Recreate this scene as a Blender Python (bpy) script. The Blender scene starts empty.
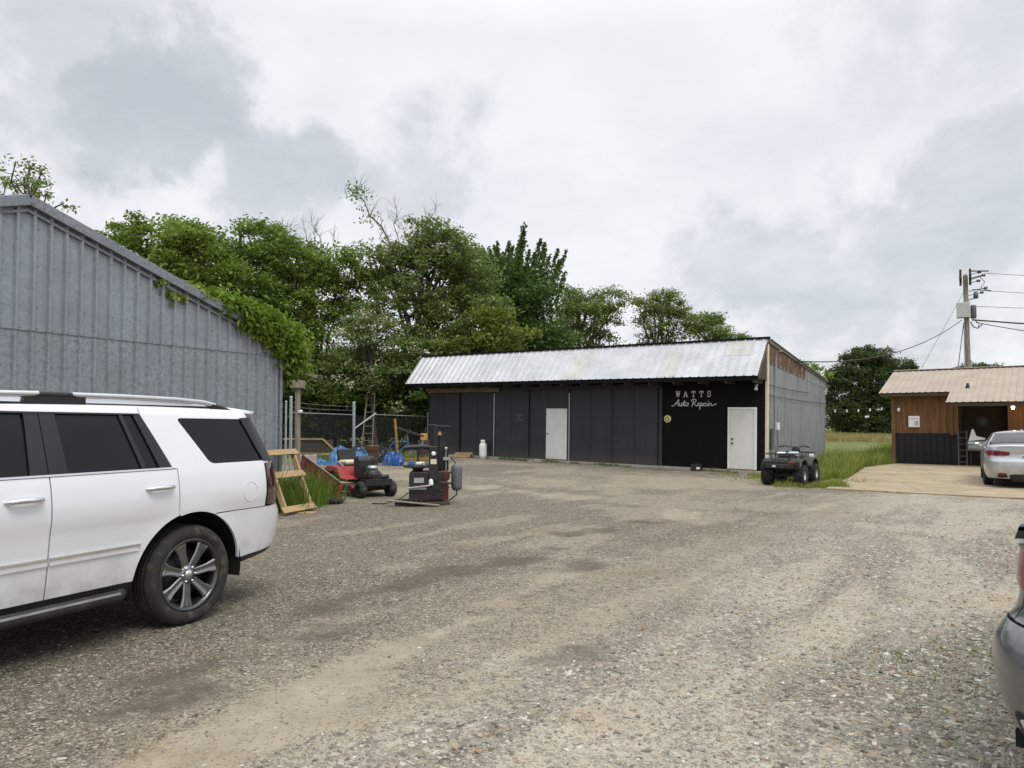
import bpy, bmesh, math, random
import numpy as np
from math import sin, cos, pi, radians, sqrt, atan2
from mathutils import Vector, Matrix
from mathutils.geometry import delaunay_2d_cdt

random.seed(7)
rng = np.random.default_rng(7)
scene = bpy.context.scene
COL = scene.collection

# ------------------------------------------------------------------ camera
CAM_H, FPX, CX, PY0, PITCH = 1.65, 720.0, 512.0, 401.4, radians(1.8)
cam_d = bpy.data.cameras.new('camera')
cam_d.sensor_width = 36.0
cam_d.lens = 36.0 * FPX / 1024.0
cam_d.shift_y = 17.4 / 1024.0
cam_d.clip_start = 0.05
cam_d.clip_end = 4000
cam = bpy.data.objects.new('camera', cam_d)
cam.location = (0, 0, CAM_H)
cam.rotation_euler = (pi / 2 + PITCH, 0, 0)
COL.objects.link(cam)
scene.camera = cam

# ------------------------------------------------------------------ sky, sun, exposure
SUN_EL, SUN_AZ = radians(58), radians(150)     # azimuth clockwise from +Y: behind the camera, to its right
world = bpy.data.worlds.new('World')
scene.world = world
world.use_nodes = True
wt = world.node_tree
wt.nodes.clear()
def wn(t, **kw):
    n = wt.nodes.new(t)
    for k, v in kw.items(): setattr(n, k, v)
    return n
wl = wt.links.new
w_out = wn('ShaderNodeOutputWorld')
sky = wn('ShaderNodeTexSky', sky_type='NISHITA', sun_disc=False, sun_elevation=SUN_EL, sun_rotation=SUN_AZ)
bg_sky = wn('ShaderNodeBackground'); bg_sky.inputs['Strength'].default_value = 0.1
wl(sky.outputs[0], bg_sky.inputs['Color'])
bg_cl = wn('ShaderNodeBackground'); bg_cl.inputs['Strength'].default_value = 1.0
mixw = wn('ShaderNodeMixShader')
tc = wn('ShaderNodeTexCoord')
sep = wn('ShaderNodeSeparateXYZ'); wl(tc.outputs['Generated'], sep.inputs[0])
def wmath(op, a, b=None, c=None, clamp=False):
    n = wn('ShaderNodeMath', operation=op, use_clamp=clamp)
    for i, v in enumerate((a, b, c)):
        if v is None: continue
        if isinstance(v, (int, float)): n.inputs[i].default_value = v
        else: wl(v, n.inputs[i])
    return n.outputs[0]
zz = wmath('MAXIMUM', sep.outputs['Z'], 0.0)
den = wmath('ADD', zz, 0.22)
cmb = wn('ShaderNodeCombineXYZ')
wl(wmath('DIVIDE', sep.outputs['X'], den), cmb.inputs[0])
wl(wmath('DIVIDE', sep.outputs['Y'], den), cmb.inputs[1])
def wnoise(vec, scale, detail, rough, dist=0.0, off=(0, 0, 0)):
    mp = wn('ShaderNodeMapping'); mp.inputs['Location'].default_value = off
    wl(vec, mp.inputs[0])
    n = wn('ShaderNodeTexNoise')
    n.inputs['Scale'].default_value = scale; n.inputs['Detail'].default_value = detail
    n.inputs['Roughness'].default_value = rough; n.inputs['Distortion'].default_value = dist
    wl(mp.outputs[0], n.inputs['Vector'])
    return n.outputs['Fac']
def pdir(px, py):
    a = (px - CX) / FPX; b = (PY0 - py) / FPX
    return Vector((a, cos(PITCH) - b * sin(PITCH), sin(PITCH) + b * cos(PITCH))).normalized()
n_big = wnoise(cmb.outputs[0], 1.25, 8, 0.56, 0.0, (3.1, 0.7, 0))
n_fine = wnoise(cmb.outputs[0], 3.1, 10, 0.62, 0.25, (1.2, 7.7, 0))
n_edge = wnoise(tc.outputs['Generated'], 6.5, 9, 0.60, 0.15, (5, 2, 1))
# grey cloud masses hanging in the west, south and east of the sky: (direction, radius, weight)
blobs = [(pdir(160, 122), 0.115, .82), (pdir(90, 135), 0.08, 0.6), (pdir(245, 180), 0.085, 0.75), (pdir(200, 90), 0.06, .6), (pdir(320, 165), 0.05, 0.7),
         (pdir(430, 190), 0.10, 0.6), (pdir(40, 20), 0.14, 0.6), (pdir(960, 235), 0.12, 0.65),
         (pdir(790, 285), 0.14, 0.6), (pdir(1010, 20), 0.12, 0.4), (pdir(880, 95), 0.05, 0.4),
         (pdir(940, 330), 0.14, 0.6), (pdir(1300, 250), 0.25, 0.6), (pdir(-300, 150), 0.3, 0.5)]
acc = None
wob = wmath('MULTIPLY', wmath('SUBTRACT', n_edge, 0.5), 1.9)
for d, r, w in blobs:
    dt = wn('ShaderNodeVectorMath', operation='DISTANCE')
    wl(tc.outputs['Generated'], dt.inputs[0]); dt.inputs[1].default_value = d
    q = wmath('ADD', wmath('DIVIDE', dt.outputs['Value'], r), wmath('MULTIPLY', wob, 2.2))
    mr = wn('ShaderNodeMapRange', interpolation_type='SMOOTHSTEP')
    wl(q, mr.inputs['Value'])
    mr.inputs['From Min'].default_value = 1.30; mr.inputs['From Max'].default_value = 0.45
    mr.inputs['To Min'].default_value = 0.0; mr.inputs['To Max'].default_value = w
    acc = mr.outputs[0] if acc is None else wmath('MAXIMUM', acc, mr.outputs[0])
mr2 = wn('ShaderNodeMapRange', interpolation_type='SMOOTHSTEP')
wl(n_big, mr2.inputs['Value'])
mr2.inputs['From Min'].default_value = 0.45; mr2.inputs['From Max'].default_value = 0.75
mr2.inputs['To Max'].default_value = 0.45
grey = wmath('MAXIMUM', acc, mr2.outputs[0])
grey = wmath('ADD', grey, wmath('MULTIPLY', wmath('SUBTRACT', n_fine, 0.42), 0.95), None, True)
ramp = wn('ShaderNodeValToRGB')
wl(grey, ramp.inputs[0])
cr = ramp.color_ramp
cr.elements[0].position = 0.0; cr.elements[0].color = (0.79, 0.805, 0.83, 1)
cr.elements[1].position = 1.0; cr.elements[1].color = (0.47, 0.50, 0.54, 1)
e = cr.elements.new(0.4); e.color = (0.70, 0.72, 0.755, 1)
# overcast luminance: the zenith is brighter than the horizon
zr = wn('ShaderNodeMapRange'); wl(sep.outputs['Z'], zr.inputs['Value'])
zr.inputs['From Min'].default_value = 0.48; zr.inputs['From Max'].default_value = 1.0
zr.inputs['To Min'].default_value = 1.0; zr.inputs['To Max'].default_value = 2.4
vm = wn('ShaderNodeVectorMath', operation='SCALE')
wl(ramp.outputs[0], vm.inputs[0]); wl(zr.outputs[0], vm.inputs['Scale'])
wl(vm.outputs[0], bg_cl.inputs['Color'])
mixw.inputs[0].default_value = 0.93
wl(bg_sky.outputs[0], mixw.inputs[1]); wl(bg_cl.outputs[0], mixw.inputs[2])
wl(mixw.outputs[0], w_out.inputs['Surface'])

sun_d = bpy.data.lights.new('sun', 'SUN')
sun_d.energy = 1.3; sun_d.angle = radians(22); sun_d.color = (1.0, 0.96, 0.9)
sun = bpy.data.objects.new('sun', sun_d)
sdir = Vector((sin(SUN_AZ) * cos(SUN_EL), cos(SUN_AZ) * cos(SUN_EL), sin(SUN_EL)))
sun.rotation_euler = sdir.to_track_quat('Z', 'Y').to_euler()
sun.location = sdir * 50
COL.objects.link(sun)
vs = scene.view_settings
vs.view_transform = 'Standard'; vs.look = 'None'; vs.exposure = 0.27; vs.gamma = 1.0
vs.use_curve_mapping = False
scene.cycles.use_denoising = True
scene.cycles.max_bounces = 8
scene.cycles.transparent_max_bounces = 8

# ------------------------------------------------------------------ helpers
def lerp(a, b, t): return a + (b - a) * t
def sstep(a, b, v):
    t = np.clip((v - a) / (b - a), 0, 1)
    return t * t * (3 - 2 * t)
def H(x, y):
    """height of the yard: it climbs a hand's breadth towards the far left"""
    t = (-0.8 * (x - 8.4) + 0.6 * (y - 23.8)) / 15.2
    return 0.25 * np.clip(t, 0, 1.7) * sstep(12.0, 25.0, y)
def G(px, py):
    """pixel -> point of the flat yard"""
    d = pdir(px, py); t = -CAM_H / d.z
    return (d.x * t, d.y * t)
def at(px, d):
    return (px - CX) / FPX * d

def link(o, parent=None):
    COL.objects.link(o)
    if parent is not None: o.parent = parent
    return o
def tag(o, label=None, cat=None, group=None, kind=None):
    if label: o['label'] = label
    if cat: o['category'] = cat
    if group: o['group'] = group
    if kind: o['kind'] = kind
    return o
def thing(name, label, cat, loc=(0, 0, 0), rotz=0.0, group=None, rot=None):
    o = bpy.data.objects.new(name, None)
    o.empty_display_size = 0.2
    o.location = loc
    o.rotation_euler = rot if rot else (0, 0, rotz)
    link(o)
    return tag(o, label, cat, group)
def copy_tree(o, parent=None):
    c = o.copy(); COL.objects.link(c)
    if parent is not None: c.parent = parent
    for ch in list(o.children): copy_tree(ch, c)
    return c

class MB:
    def __init__(s): s.v = []; s.f = []; s.sm = []
    def add(s, vs, fs, smooth=False):
        n = len(s.v)
        s.v += [tuple(p) for p in vs]
        s.f += [tuple(i + n for i in f) for f in fs]
        s.sm += [smooth] * len(fs)
        return s
    def box(s, c, d, rz=0.0, rot=None):
        hx, hy, hz = d[0] / 2, d[1] / 2, d[2] / 2
        m = rot if rot is not None else Matrix.Rotation(rz, 3, 'Z')
        ps = [Vector(c) + m @ Vector((x * hx, y * hy, z * hz)) for z in (-1, 1) for y in (-1, 1) for x in (-1, 1)]
        return s.add(ps, [(0, 2, 3, 1), (4, 5, 7, 6), (0, 1, 5, 4), (2, 6, 7, 3), (0, 4, 6, 2), (1, 3, 7, 5)])
    def bb(s, x0, x1, y0, y1, z0, z1):
        return s.box(((x0 + x1) / 2, (y0 + y1) / 2, (z0 + z1) / 2), (abs(x1 - x0), abs(y1 - y0), abs(z1 - z0)))
    def bar(s, a, b, w, h, up=(0, 0, 1)):
        a = Vector(a); b = Vector(b); d = b - a; L = d.length; d.normalize()
        u = Vector(up)
        if abs(u.dot(d)) > 0.98: u = Vector((0, 1, 0))
        sd = d.cross(u).normalized(); u = sd.cross(d)
        m = Matrix((d, sd, u)).transposed()
        return s.box((a + b) / 2, (L, w, h), rot=m)
    def tube(s, path, r, n=8, caps=True, smooth=True):
        P = [Vector(p) for p in path]
        R = r if isinstance(r, (list, tuple)) else [r] * len(P)
        ref = None; rings = []
        for i, p in enumerate(P):
            d = (P[min(i + 1, len(P) - 1)] - P[max(i - 1, 0)])
            if d.length < 1e-9: d = Vector((0, 0, 1))
            d.normalize()
            if ref is None:
                ref = d.orthogonal().normalized()
            else:
                ref = (ref - d * ref.dot(d))
                if ref.length < 1e-6: ref = d.orthogonal()
                ref.normalize()
            b = d.cross(ref)
            rings.append([p + (ref * cos(2 * pi * k / n) + b * sin(2 * pi * k / n)) * R[i] for k in range(n)])
        vs = [q for rg in rings for q in rg]; fs = []
        for i in range(len(P) - 1):
            for k in range(n):
                k2 = (k + 1) % n
                fs.append((i * n + k, i * n + k2, (i + 1) * n + k2, (i + 1) * n + k))
        s.add(vs, fs, smooth)
        if caps:
            s.add(rings[0], [tuple(reversed(range(n)))]); s.add(rings[-1], [tuple(range(n))])
        return s
    def lathe(s, prof, n=32, axis='Z', c=(0, 0, 0), smooth=True):
        c = Vector(c); vs = []
        for (r, h) in prof:
            for k in range(n):
                a = 2 * pi * k / n
                if axis == 'Z': p = (r * cos(a), r * sin(a), h)
                elif axis == 'Y': p = (r * cos(a), h, r * sin(a))
                else: p = (h, r * cos(a), r * sin(a))
                vs.append(c + Vector(p))
        fs = []
        for i in range(len(prof) - 1):
            for k in range(n):
                k2 = (k + 1) % n
                fs.append((i * n + k, i * n + k2, (i + 1) * n + k2, (i + 1) * n + k))
        return s.add(vs, fs, smooth)
    def prism(s, poly, t0, t1, axis='Y'):
        """polygon in the plane across an axis, extruded from t0 to t1"""
        def P(a, b, t):
            return (a, t, b) if axis == 'Y' else ((t, a, b) if axis == 'X' else (a, b, t))
        n = len(poly)
        vs = [P(a, b, t0) for a, b in poly] + [P(a, b, t1) for a, b in poly]
        fs = [tuple(range(n)), tuple(range(2 * n - 1, n - 1, -1))]
        fs += [(k, k + n, (k + 1) % n + n, (k + 1) % n) for k in range(n)]
        return s.add(vs, fs)
    def build(s, name, m, parent=None, bevel=0.0, smooth=None, loc=None, fix=True):
        me = bpy.data.meshes.new(name)
        me.from_pydata(s.v, [], s.f)
        me.polygons.foreach_set('use_smooth', [bool(b) if smooth is None else smooth for b in s.sm])
        if fix:
            bm = bmesh.new(); bm.from_mesh(me)
            bmesh.ops.recalc_face_normals(bm, faces=bm.faces)
            bm.to_mesh(me); bm.free()
        me.update()
        me.materials.append(m)
        o = bpy.data.objects.new(name, me)
        link(o, parent)
        if loc: o.location = loc
        if bevel > 0:
            b = o.modifiers.new('bevel', 'BEVEL'); b.width = bevel; b.segments = 2
            b.limit_method = 'ANGLE'; b.angle_limit = radians(40)
        return o

def mesh_np(name, V, F, m, parent=None, smooth=False):
    """V (n,3), F (m,k) arrays -> one mesh object, quick for large counts"""
    me = bpy.data.meshes.new(name)
    k = F.shape[1]
    me.vertices.add(len(V)); me.vertices.foreach_set('co', np.ascontiguousarray(V, dtype=np.float32).ravel())
    me.loops.add(F.size); me.loops.foreach_set('vertex_index', np.ascontiguousarray(F, dtype=np.int32).ravel())
    me.polygons.add(len(F))
    me.polygons.foreach_set('loop_start', np.arange(0, F.size, k, dtype=np.int32))
    me.polygons.foreach_set('loop_total', np.full(len(F), k, dtype=np.int32))
    me.polygons.foreach_set('use_smooth', np.full(len(F), smooth))
    me.update(calc_edges=True)
    me.validate()
    me.materials.append(m)
    o = bpy.data.objects.new(name, me)
    return link(o, parent)

# ------------------------------------------------------------------ materials
class NT:
    def __init__(s, name):
        s.m = bpy.data.materials.new(name); s.m.use_nodes = True
        s.t = s.m.node_tree; s.t.nodes.clear()
        s.out = s.t.nodes.new('ShaderNodeOutputMaterial')
        s.b = s.t.nodes.new('ShaderNodeBsdfPrincipled')
        s.L = s.t.links.new
        s.L(s.b.outputs[0], s.out.inputs['Surface'])
        s.tc = None
    def n(s, t, **kw):
        q = s.t.nodes.new(t)
        for k, v in kw.items(): setattr(q, k, v)
        return q
    def put(s, sock, v):
        if isinstance(v, (int, float)): sock.default_value = v
        elif isinstance(v, tuple): sock.default_value = v if len(v) != 3 or sock.type == 'VECTOR' else (*v, 1)
        else: s.L(v, sock)
    def co(s, kind='Object'):
        if s.tc is None: s.tc = s.n('ShaderNodeTexCoord')
        return s.tc.outputs[kind]
    def mapv(s, scale=(1, 1, 1), loc=(0, 0, 0), vec=None, rot=(0, 0, 0)):
        mp = s.n('ShaderNodeMapping')
        mp.inputs['Scale'].default_value = scale; mp.inputs['Location'].default_value = loc
        mp.inputs['Rotation'].default_value = rot
        s.L(vec if vec is not None else s.co(), mp.inputs[0])
        return mp.outputs[0]
    def noise(s, scale=5, detail=4, rough=.55, vec=None, dist=0.0, out='Fac'):
        q = s.n('ShaderNodeTexNoise')
        s.put(q.inputs['Scale'], scale); s.put(q.inputs['Detail'], detail); s.put(q.inputs['Roughness'], rough)
        s.put(q.inputs['Distortion'], dist)
        s.L(vec if vec is not None else s.co(), q.inputs['Vector'])
        return q.outputs[out]
    def voro(s, scale, vec=None, feature='F1', out='Distance', rnd=1.0):
        q = s.n('ShaderNodeTexVoronoi', feature=feature)
        q.inputs['Scale'].default_value = scale; q.inputs['Randomness'].default_value = rnd
        s.L(vec if vec is not None else s.co(), q.inputs['Vector'])
        return q.outputs[out]
    def ramp(s, fac, stops, interp='LINEAR'):
        q = s.n('ShaderNodeValToRGB'); c = q.color_ramp; c.interpolation = interp
        s.put(q.inputs[0], fac)
        while len(c.elements) < len(stops): c.elements.new(0.5)
        for el, (p, v) in zip(c.elements, stops):
            el.position = p; el.color = (*v, 1) if isinstance(v, tuple) else (v, v, v, 1)
        return q.outputs[0]
    def mr(s, v, a, b, c=0.0, d=1.0, smooth=True):
        q = s.n('ShaderNodeMapRange', interpolation_type='SMOOTHSTEP' if smooth else 'LINEAR')
        s.put(q.inputs['Value'], v)
        for k, x in zip(('From Min', 'From Max', 'To Min', 'To Max'), (a, b, c, d)): q.inputs[k].default_value = x
        return q.outputs[0]
    def mix(s, f, a, b, mode='MIX'):
        q = s.n('ShaderNodeMix', data_type='RGBA', blend_type=mode)
        s.put(q.inputs[0], f); s.put(q.inputs[6], a); s.put(q.inputs[7], b)
        return q.outputs[2]
    def math(s, op, a, b=0.0, clamp=False):
        q = s.n('ShaderNodeMath', operation=op, use_clamp=clamp)
        s.put(q.inputs[0], a); s.put(q.inputs[1], b)
        return q.outputs[0]
    def bump(s, h, strength=.3, dist=.02):
        q = s.n('ShaderNodeBump'); q.inputs['Strength'].default_value = strength; q.inputs['Distance'].default_value = dist
        s.L(h, q.inputs['Height']); s.L(q.outputs[0], s.b.inputs['Normal'])
    def set(s, col=None, rough=None, metal=None, spec=None):
        if col is not None: s.put(s.b.inputs['Base Color'], col)
        if rough is not None: s.put(s.b.inputs['Roughness'], rough)
        if metal is not None: s.put(s.b.inputs['Metallic'], metal)
        if spec is not None: s.put(s.b.inputs['Specular IOR Level'], spec)
        return s.m

def mat(name, col, rough=.6, metal=0.0, var=.18, scale=6.0, bump=0.0, bscale=40.0, coat=0.0, spec=None, dirt=None, dirt_amt=.5, stretch=(1, 1, 1)):
    t = NT(name)
    v = t.mapv(stretch)
    n1 = t.noise(scale, 6, .6, v)
    lo = tuple(max(0, c * (1 - var)) for c in col); hi = tuple(min(1, c * (1 + var)) for c in col)
    c = t.ramp(n1, [(.3, lo), (.7, hi)])
    if dirt:
        c = t.mix(t.mr(t.noise(scale * .6 + 1.3, 8, .65, v), .5, .72, 0, dirt_amt), c, dirt)
    t.set(c, t.mr(n1, .3, .7, max(.02, rough - .06), min(1, rough + .06)), metal, spec)
    if bump: t.bump(t.noise(bscale, 4, .6, v), bump, .01)
    if coat:
        t.b.inputs['Coat Weight'].default_value = coat; t.b.inputs['Coat Roughness'].default_value = .04
    return t.m

M = {}
M['black_metal'] = mat('black_metal', (.014, .014, .015), .5, .0, .35, 9, .15, 60, dirt=(.08, .07, .06), dirt_amt=.3)
M['dark_steel'] = mat('dark_steel', (.05, .05, .052), .5, .5, .3, 12, .2, 50, dirt=(.09, .05, .03), dirt_amt=.5)
M['steel'] = mat('steel', (.42, .43, .44), .45, .6, .2, 8, .1, 50)
M['galv_pipe'] = mat('galv_pipe', (.36, .38, .40), .5, .4, .2, 10, .1, 60)
M['chrome'] = mat('chrome', (.72, .73, .75), .12, 1.0, .05, 4)
M['rubber'] = mat('rubber', (.016, .016, .016), .85, 0, .3, 14, .3, 60, dirt=(.10, .085, .065), dirt_amt=.6)
M['wood_new'] = mat('wood_new', (.37, .255, .13), .8, 0, .3, 5, .3, 40, dirt=(.16, .11, .06), dirt_amt=.5, stretch=(3, 3, 3))
M['wood_old'] = mat('wood_old', (.24, .21, .17), .9, 0, .35, 4, .4, 30, stretch=(4, 4, .6))
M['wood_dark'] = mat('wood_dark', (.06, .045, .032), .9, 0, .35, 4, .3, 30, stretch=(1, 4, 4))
M['tyre_muddy'] = mat('tyre_muddy', (.022, .020, .018), .9, 0, .3, 14, .3, 60, dirt=(.12, .10, .07), dirt_amt=.75)
M['red_rust'] = mat('red_rust', (.16, .022, .018), .6, 0, .35, 4, .1, 40, dirt=(.07, .03, .018), dirt_amt=.8)
M['red_paint'] = mat('red_paint', (.34, .020, .024), .38, 0, .25, 6, .05, 60, dirt=(.10, .05, .03), dirt_amt=.5)
M['cab_black'] = mat('cab_black', (.022, .013, .012), .5, 0, .4, 6, .1, 60, dirt=(.09, .018, .015), dirt_amt=.8)
M['dark_red'] = mat('dark_red', (.085, .014, .013), .55, 0, .45, 7, .1, 60, dirt=(.02, .016, .015), dirt_amt=.85)
M['white_door'] = mat('white_door', (.70, .70, .67), .5, 0, .06, 3, .04, 20, dirt=(.45, .43, .38), dirt_amt=.25)
M['white_paint'] = mat('white_paint', (.78, .78, .77), .45, 0, .05, 4)
M['cream'] = mat('cream', (.66, .60, .44), .6, 0, .12, 5, .1, 30, dirt=(.3, .24, .16))
M['tarp_pale'] = mat('tarp_pale', (.07, .20, .40), .4, 0, .25, 5, .3, 14)
M['tarp'] = mat('tarp', (.016, .075, .27), .4, 0, .25, 5, .3, 14)
M['blue_paint'] = mat('blue_paint', (.03, .13, .36), .4, 0, .2, 6)
M['cardboard'] = mat('cardboard', (.42, .22, .14), .85, 0, .2, 6)
M['yellow'] = mat('yellow', (.27, .15, .025), .5, 0, .3, 8, .1, 50, dirt=(.14, .08, .03))
M['orange'] = mat('orange', (.55, .26, .06), .5, 0, .15, 8)
M['concrete'] = mat('concrete', (.36, .33, .28), .9, 0, .2, 4, .3, 30, dirt=(.2, .17, .13))
M['bark'] = mat('bark', (.075, .06, .048), .95, 0, .4, 5, .7, 14, stretch=(3, 3, .7))
M['bark_grey'] = mat('bark_grey', (.16, .145, .125), .95, 0, .35, 5, .6, 14, stretch=(3, 3, .7))
M['fence_wire'] = mat('fence_wire', (.075, .078, .08), .6, .2)
M['wire'] = mat('wire', (.02, .02, .022), .6)
M['grey_plastic'] = mat('grey_plastic', (.10, .105, .11), .55, 0, .2, 8)
M['lamp_glass'] = mat('lamp_glass', (.8, .8, .76), .25)
def emissive(name, col, s):
    t = NT(name); t.set((.8, .8, .7), .4)
    t.b.inputs['Emission Color'].default_value = (*col, 1); t.b.inputs['Emission Strength'].default_value = s
    return t.m
M['lit_bulb'] = emissive('lit_bulb', (1, .82, .45), 6.0)
def glass_dark(name, col=(.012, .013, .015), rough=.03):
    t = NT(name); t.set(col, rough, 0.0, .5); return t.m
M['tint'] = glass_dark('tint', (.008, .009, .010))
M['tint'].node_tree.nodes['Principled BSDF'].inputs['Specular IOR Level'].default_value = .28
M['sedan_glass'] = glass_dark('sedan_glass', (.03, .035, .038))

def leaf_mat(name, a, b, c, transl=.35):
    t = NT(name)
    g = t.n('ShaderNodeNewGeometry')
    big = t.noise(.55, 3, .5)
    f = t.math('ADD', t.math('MULTIPLY', g.outputs['Random Per Island'], .6), t.math('MULTIPLY', t.math('SUBTRACT', big, .3), 1.0), True)
    colr = t.ramp(f, [(.08, a), (.5, b), (.95, c)])
    t.set(colr, .5, 0, .35)
    tr = t.n('ShaderNodeBsdfTranslucent')
    t.L(t.mix(.5, colr, (.16, .22, .03), 'MIX'), tr.inputs['Color'])
    mx = t.n('ShaderNodeMixShader'); mx.inputs[0].default_value = transl
    t.L(t.b.outputs[0], mx.inputs[1]); t.L(tr.outputs[0], mx.inputs[2]); t.L(mx.outputs[0], t.out.inputs['Surface'])
    return t.m
M['leaf_mid'] = leaf_mat('leaf_mid', (0.086, 0.147, 0.026), (0.165, 0.258, 0.044), (0.259, 0.346, 0.077))
M['leaf_bright'] = leaf_mat('leaf_bright', (0.100, 0.157, 0.023), (0.173, 0.261, 0.038), (0.266, 0.353, 0.064))
M['leaf_olive'] = leaf_mat('leaf_olive', (0.087, 0.136, 0.036), (0.166, 0.234, 0.067), (0.266, 0.333, 0.116))
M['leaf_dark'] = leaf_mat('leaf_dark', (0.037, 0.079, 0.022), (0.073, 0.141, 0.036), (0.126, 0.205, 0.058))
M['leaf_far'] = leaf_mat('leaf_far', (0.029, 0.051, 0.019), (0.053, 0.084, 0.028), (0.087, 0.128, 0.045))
M['leaf_vine'] = leaf_mat('leaf_vine', (0.087, 0.158, 0.016), (0.164, 0.263, 0.026), (0.251, 0.367, 0.047))
M['flower'] = leaf_mat('flower', (.34, .33, .22), (.50, .48, .35), (.66, .64, .50), .2)
M['leaf_yellow'] = leaf_mat('leaf_yellow', (0.104, 0.135, 0.018), (0.177, 0.220, 0.030), (0.260, 0.290, 0.050))
M['grass'] = leaf_mat('grass', (0.122, 0.163, 0.026), (0.210, 0.260, 0.046), (0.365, 0.364, 0.104))
M['weed'] = leaf_mat('weed', (0.067, 0.115, 0.015), (0.113, 0.179, 0.023), (0.186, 0.256, 0.038))
M['dry_grass'] = leaf_mat('dry_grass', (.20, .15, .06), (.32, .25, .10), (.42, .35, .17))
# ------------------------------------------------------------------ the yard
def vnoise(x, y, s, seed):
    """value noise, numpy"""
    r = np.random.default_rng(seed); tab = r.random((256, 256))
    X = x * s + 1000.37; Y = y * s + 1000.91
    xi = np.floor(X).astype(int); yi = np.floor(Y).astype(int)
    fx = X - xi; fy = Y - yi
    fx = fx * fx * (3 - 2 * fx); fy = fy * fy * (3 - 2 * fy)
    a = tab[xi % 256, yi % 256]; b = tab[(xi + 1) % 256, yi % 256]
    c = tab[xi % 256, (yi + 1) % 256]; d = tab[(xi + 1) % 256, (yi + 1) % 256]
    return (a * (1 - fx) + b * fx) * (1 - fy) + (c * (1 - fx) + d * fx) * fy
def fbm(x, y, s, seed, o=4):
    t = 0; a = .5; n = 0
    for k in range(o):
        t = t + a * vnoise(x, y, s * 2 ** k, seed + k); n += a; a *= .55
    return t / n
def dist_poly(x, y, pts):
    best = np.full(np.shape(x), 1e9)
    for (ax, ay), (bx, by) in zip(pts[:-1], pts[1:]):
        dx, dy = bx - ax, by - ay
        t = np.clip(((x - ax) * dx + (y - ay) * dy) / (dx * dx + dy * dy + 1e-9), 0, 1)
        best = np.minimum(best, np.hypot(x - ax - t * dx, y - ay - t * dy))
    return best
TR1 = [G(*p) for p in ((180, 800), (330, 720), (430, 655), (540, 608), (640, 575), (740, 535), (840, 505), (960, 492))]
TR2 = [G(*p) for p in ((560, 580), (680, 545), (720, 528), (650, 505), (520, 492), (380, 480))]
TR3 = [G(*p) for p in ((560, 768), (700, 700), (800, 640), (900, 612), (1020, 596))]
TR4 = [G(*p) for p in ((470, 480), (600, 490), (720, 505), (830, 500))]
PUD = [[G(*p) for p in ((335, 606), (400, 585), (455, 570), (535, 561))],
       [G(*p) for p in ((170, 675), (250, 645), (330, 630))], [G(*p) for p in ((555, 550), (575, 548))],
       [G(*p) for p in ((645, 523), (675, 520))], [G(*p) for p in ((500, 665), (575, 655))], [G(*p) for p in ((585, 567), (580, 563))],
       [G(*p) for p in ((560, 535), (600, 532))],
       [G(*p) for p in ((100, 715), (190, 690))]]
_p, _q = np.array(TR1[1]), np.array(TR1[5]); _d = (_q - _p) / np.linalg.norm(_q - _p); _n = np.array([_d[1], -_d[0]])
def shift(pts, o): return [(p[0] + _n[0] * o, p[1] + _n[1] * o) for p in pts]
def masks(x, y):
    w = (fbm(x, y, .9, 11) - .5); w2 = (fbm(x, y, 3.0, 21) - .5)
    uu = x * _d[0] + y * _d[1]; vv = x * _n[0] + y * _n[1]
    st = fbm(uu * .22, vv * 1.7, 1.0, 31, 5) - .5            # streaks drawn out along the drive
    tan = .62 * sstep(1.9, .0, dist_poly(x, y, TR1) + w * 1.6 + st * 2.4)
    for o, k in ((-.75, .55), (.15, .95), (.95, .75), (1.8, .6)):
        tan = np.maximum(tan, k * sstep(.50, -.05, dist_poly(x, y, shift(TR1, o - .4)) + st * 1.1 + w2 * .5 + w * .5))
    for P_, k in ((TR2, .85), (TR3, .75), (TR4, .7)):
        tan = np.maximum(tan, k * sstep(1.0, -.1, dist_poly(x, y, P_) + st * 2.2 + w * .9))
        tan = np.maximum(tan, k * .8 * sstep(.5, -.1, dist_poly(x, y, shift(P_, 1.5)) + st * 1.4 + w * .7))
    far = sstep(11, 17, y) * sstep(0.3, .7, fbm(x, y, .35, 41)) * .75
    tan = np.maximum(tan, far)
    tan = np.maximum(tan, .65 * sstep(.02, .22, st * .9 + fbm(x, y, .55, 51) - .5))
    dark = np.zeros_like(x)
    for i, p in enumerate(PUD):
        dark = np.maximum(dark, .68 * sstep(.48, -.12, dist_poly(x, y, p) + w * .8 + w2 * .9))
    # left of the main track the gravel is old and brown, right of it coarse and grey
    ax, ay = TR1[2]; bx, by = TR1[5]
    side = ((x - ax) * (by - ay) - (y - ay) * (bx - ax)) / math.hypot(bx - ax, by - ay)
    coarse = sstep(-.2, 1.6, side + w * 2.2) * (1 - .65 * tan)
    coarse = np.maximum(coarse, sstep(17.5, 15, y) * sstep(6.5, 9, x) * .7)
    return np.clip(tan, 0, 1), np.clip(dark, 0, 1), np.clip(coarse, 0, 1)
def axis(lo, hi, step, out, far):
    a = list(np.arange(lo, hi + 1e-6, step)); s = step
    u, d = [hi], [lo]
    while u[-1] < far: s *= 1.22; u.append(u[-1] + s)
    s = step
    while d[-1] > -far: s *= 1.22; d.append(d[-1] - s)
    return np.array(d[::-1][:-1] + a + u[1:])
gx = axis(-12, 17, .10, 0, 1500); gy = axis(1.5, 29, .10, 0, 1500)
XX, YY = np.meshgrid(gx, gy)
tan_, dark_, coarse_ = masks(XX, YY)
bumpz = (fbm(XX, YY, .8, 71) - .5) * .05 + (fbm(XX, YY, 5, 81, 3) - .5) * .018 - dark_ * .02
near = sstep(60, 30, np.hypot(XX, YY - 12))
ZZ = H(XX, YY) + bumpz * near - .03 * (1 - near)
nx, ny = len(gx), len(gy)
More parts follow.
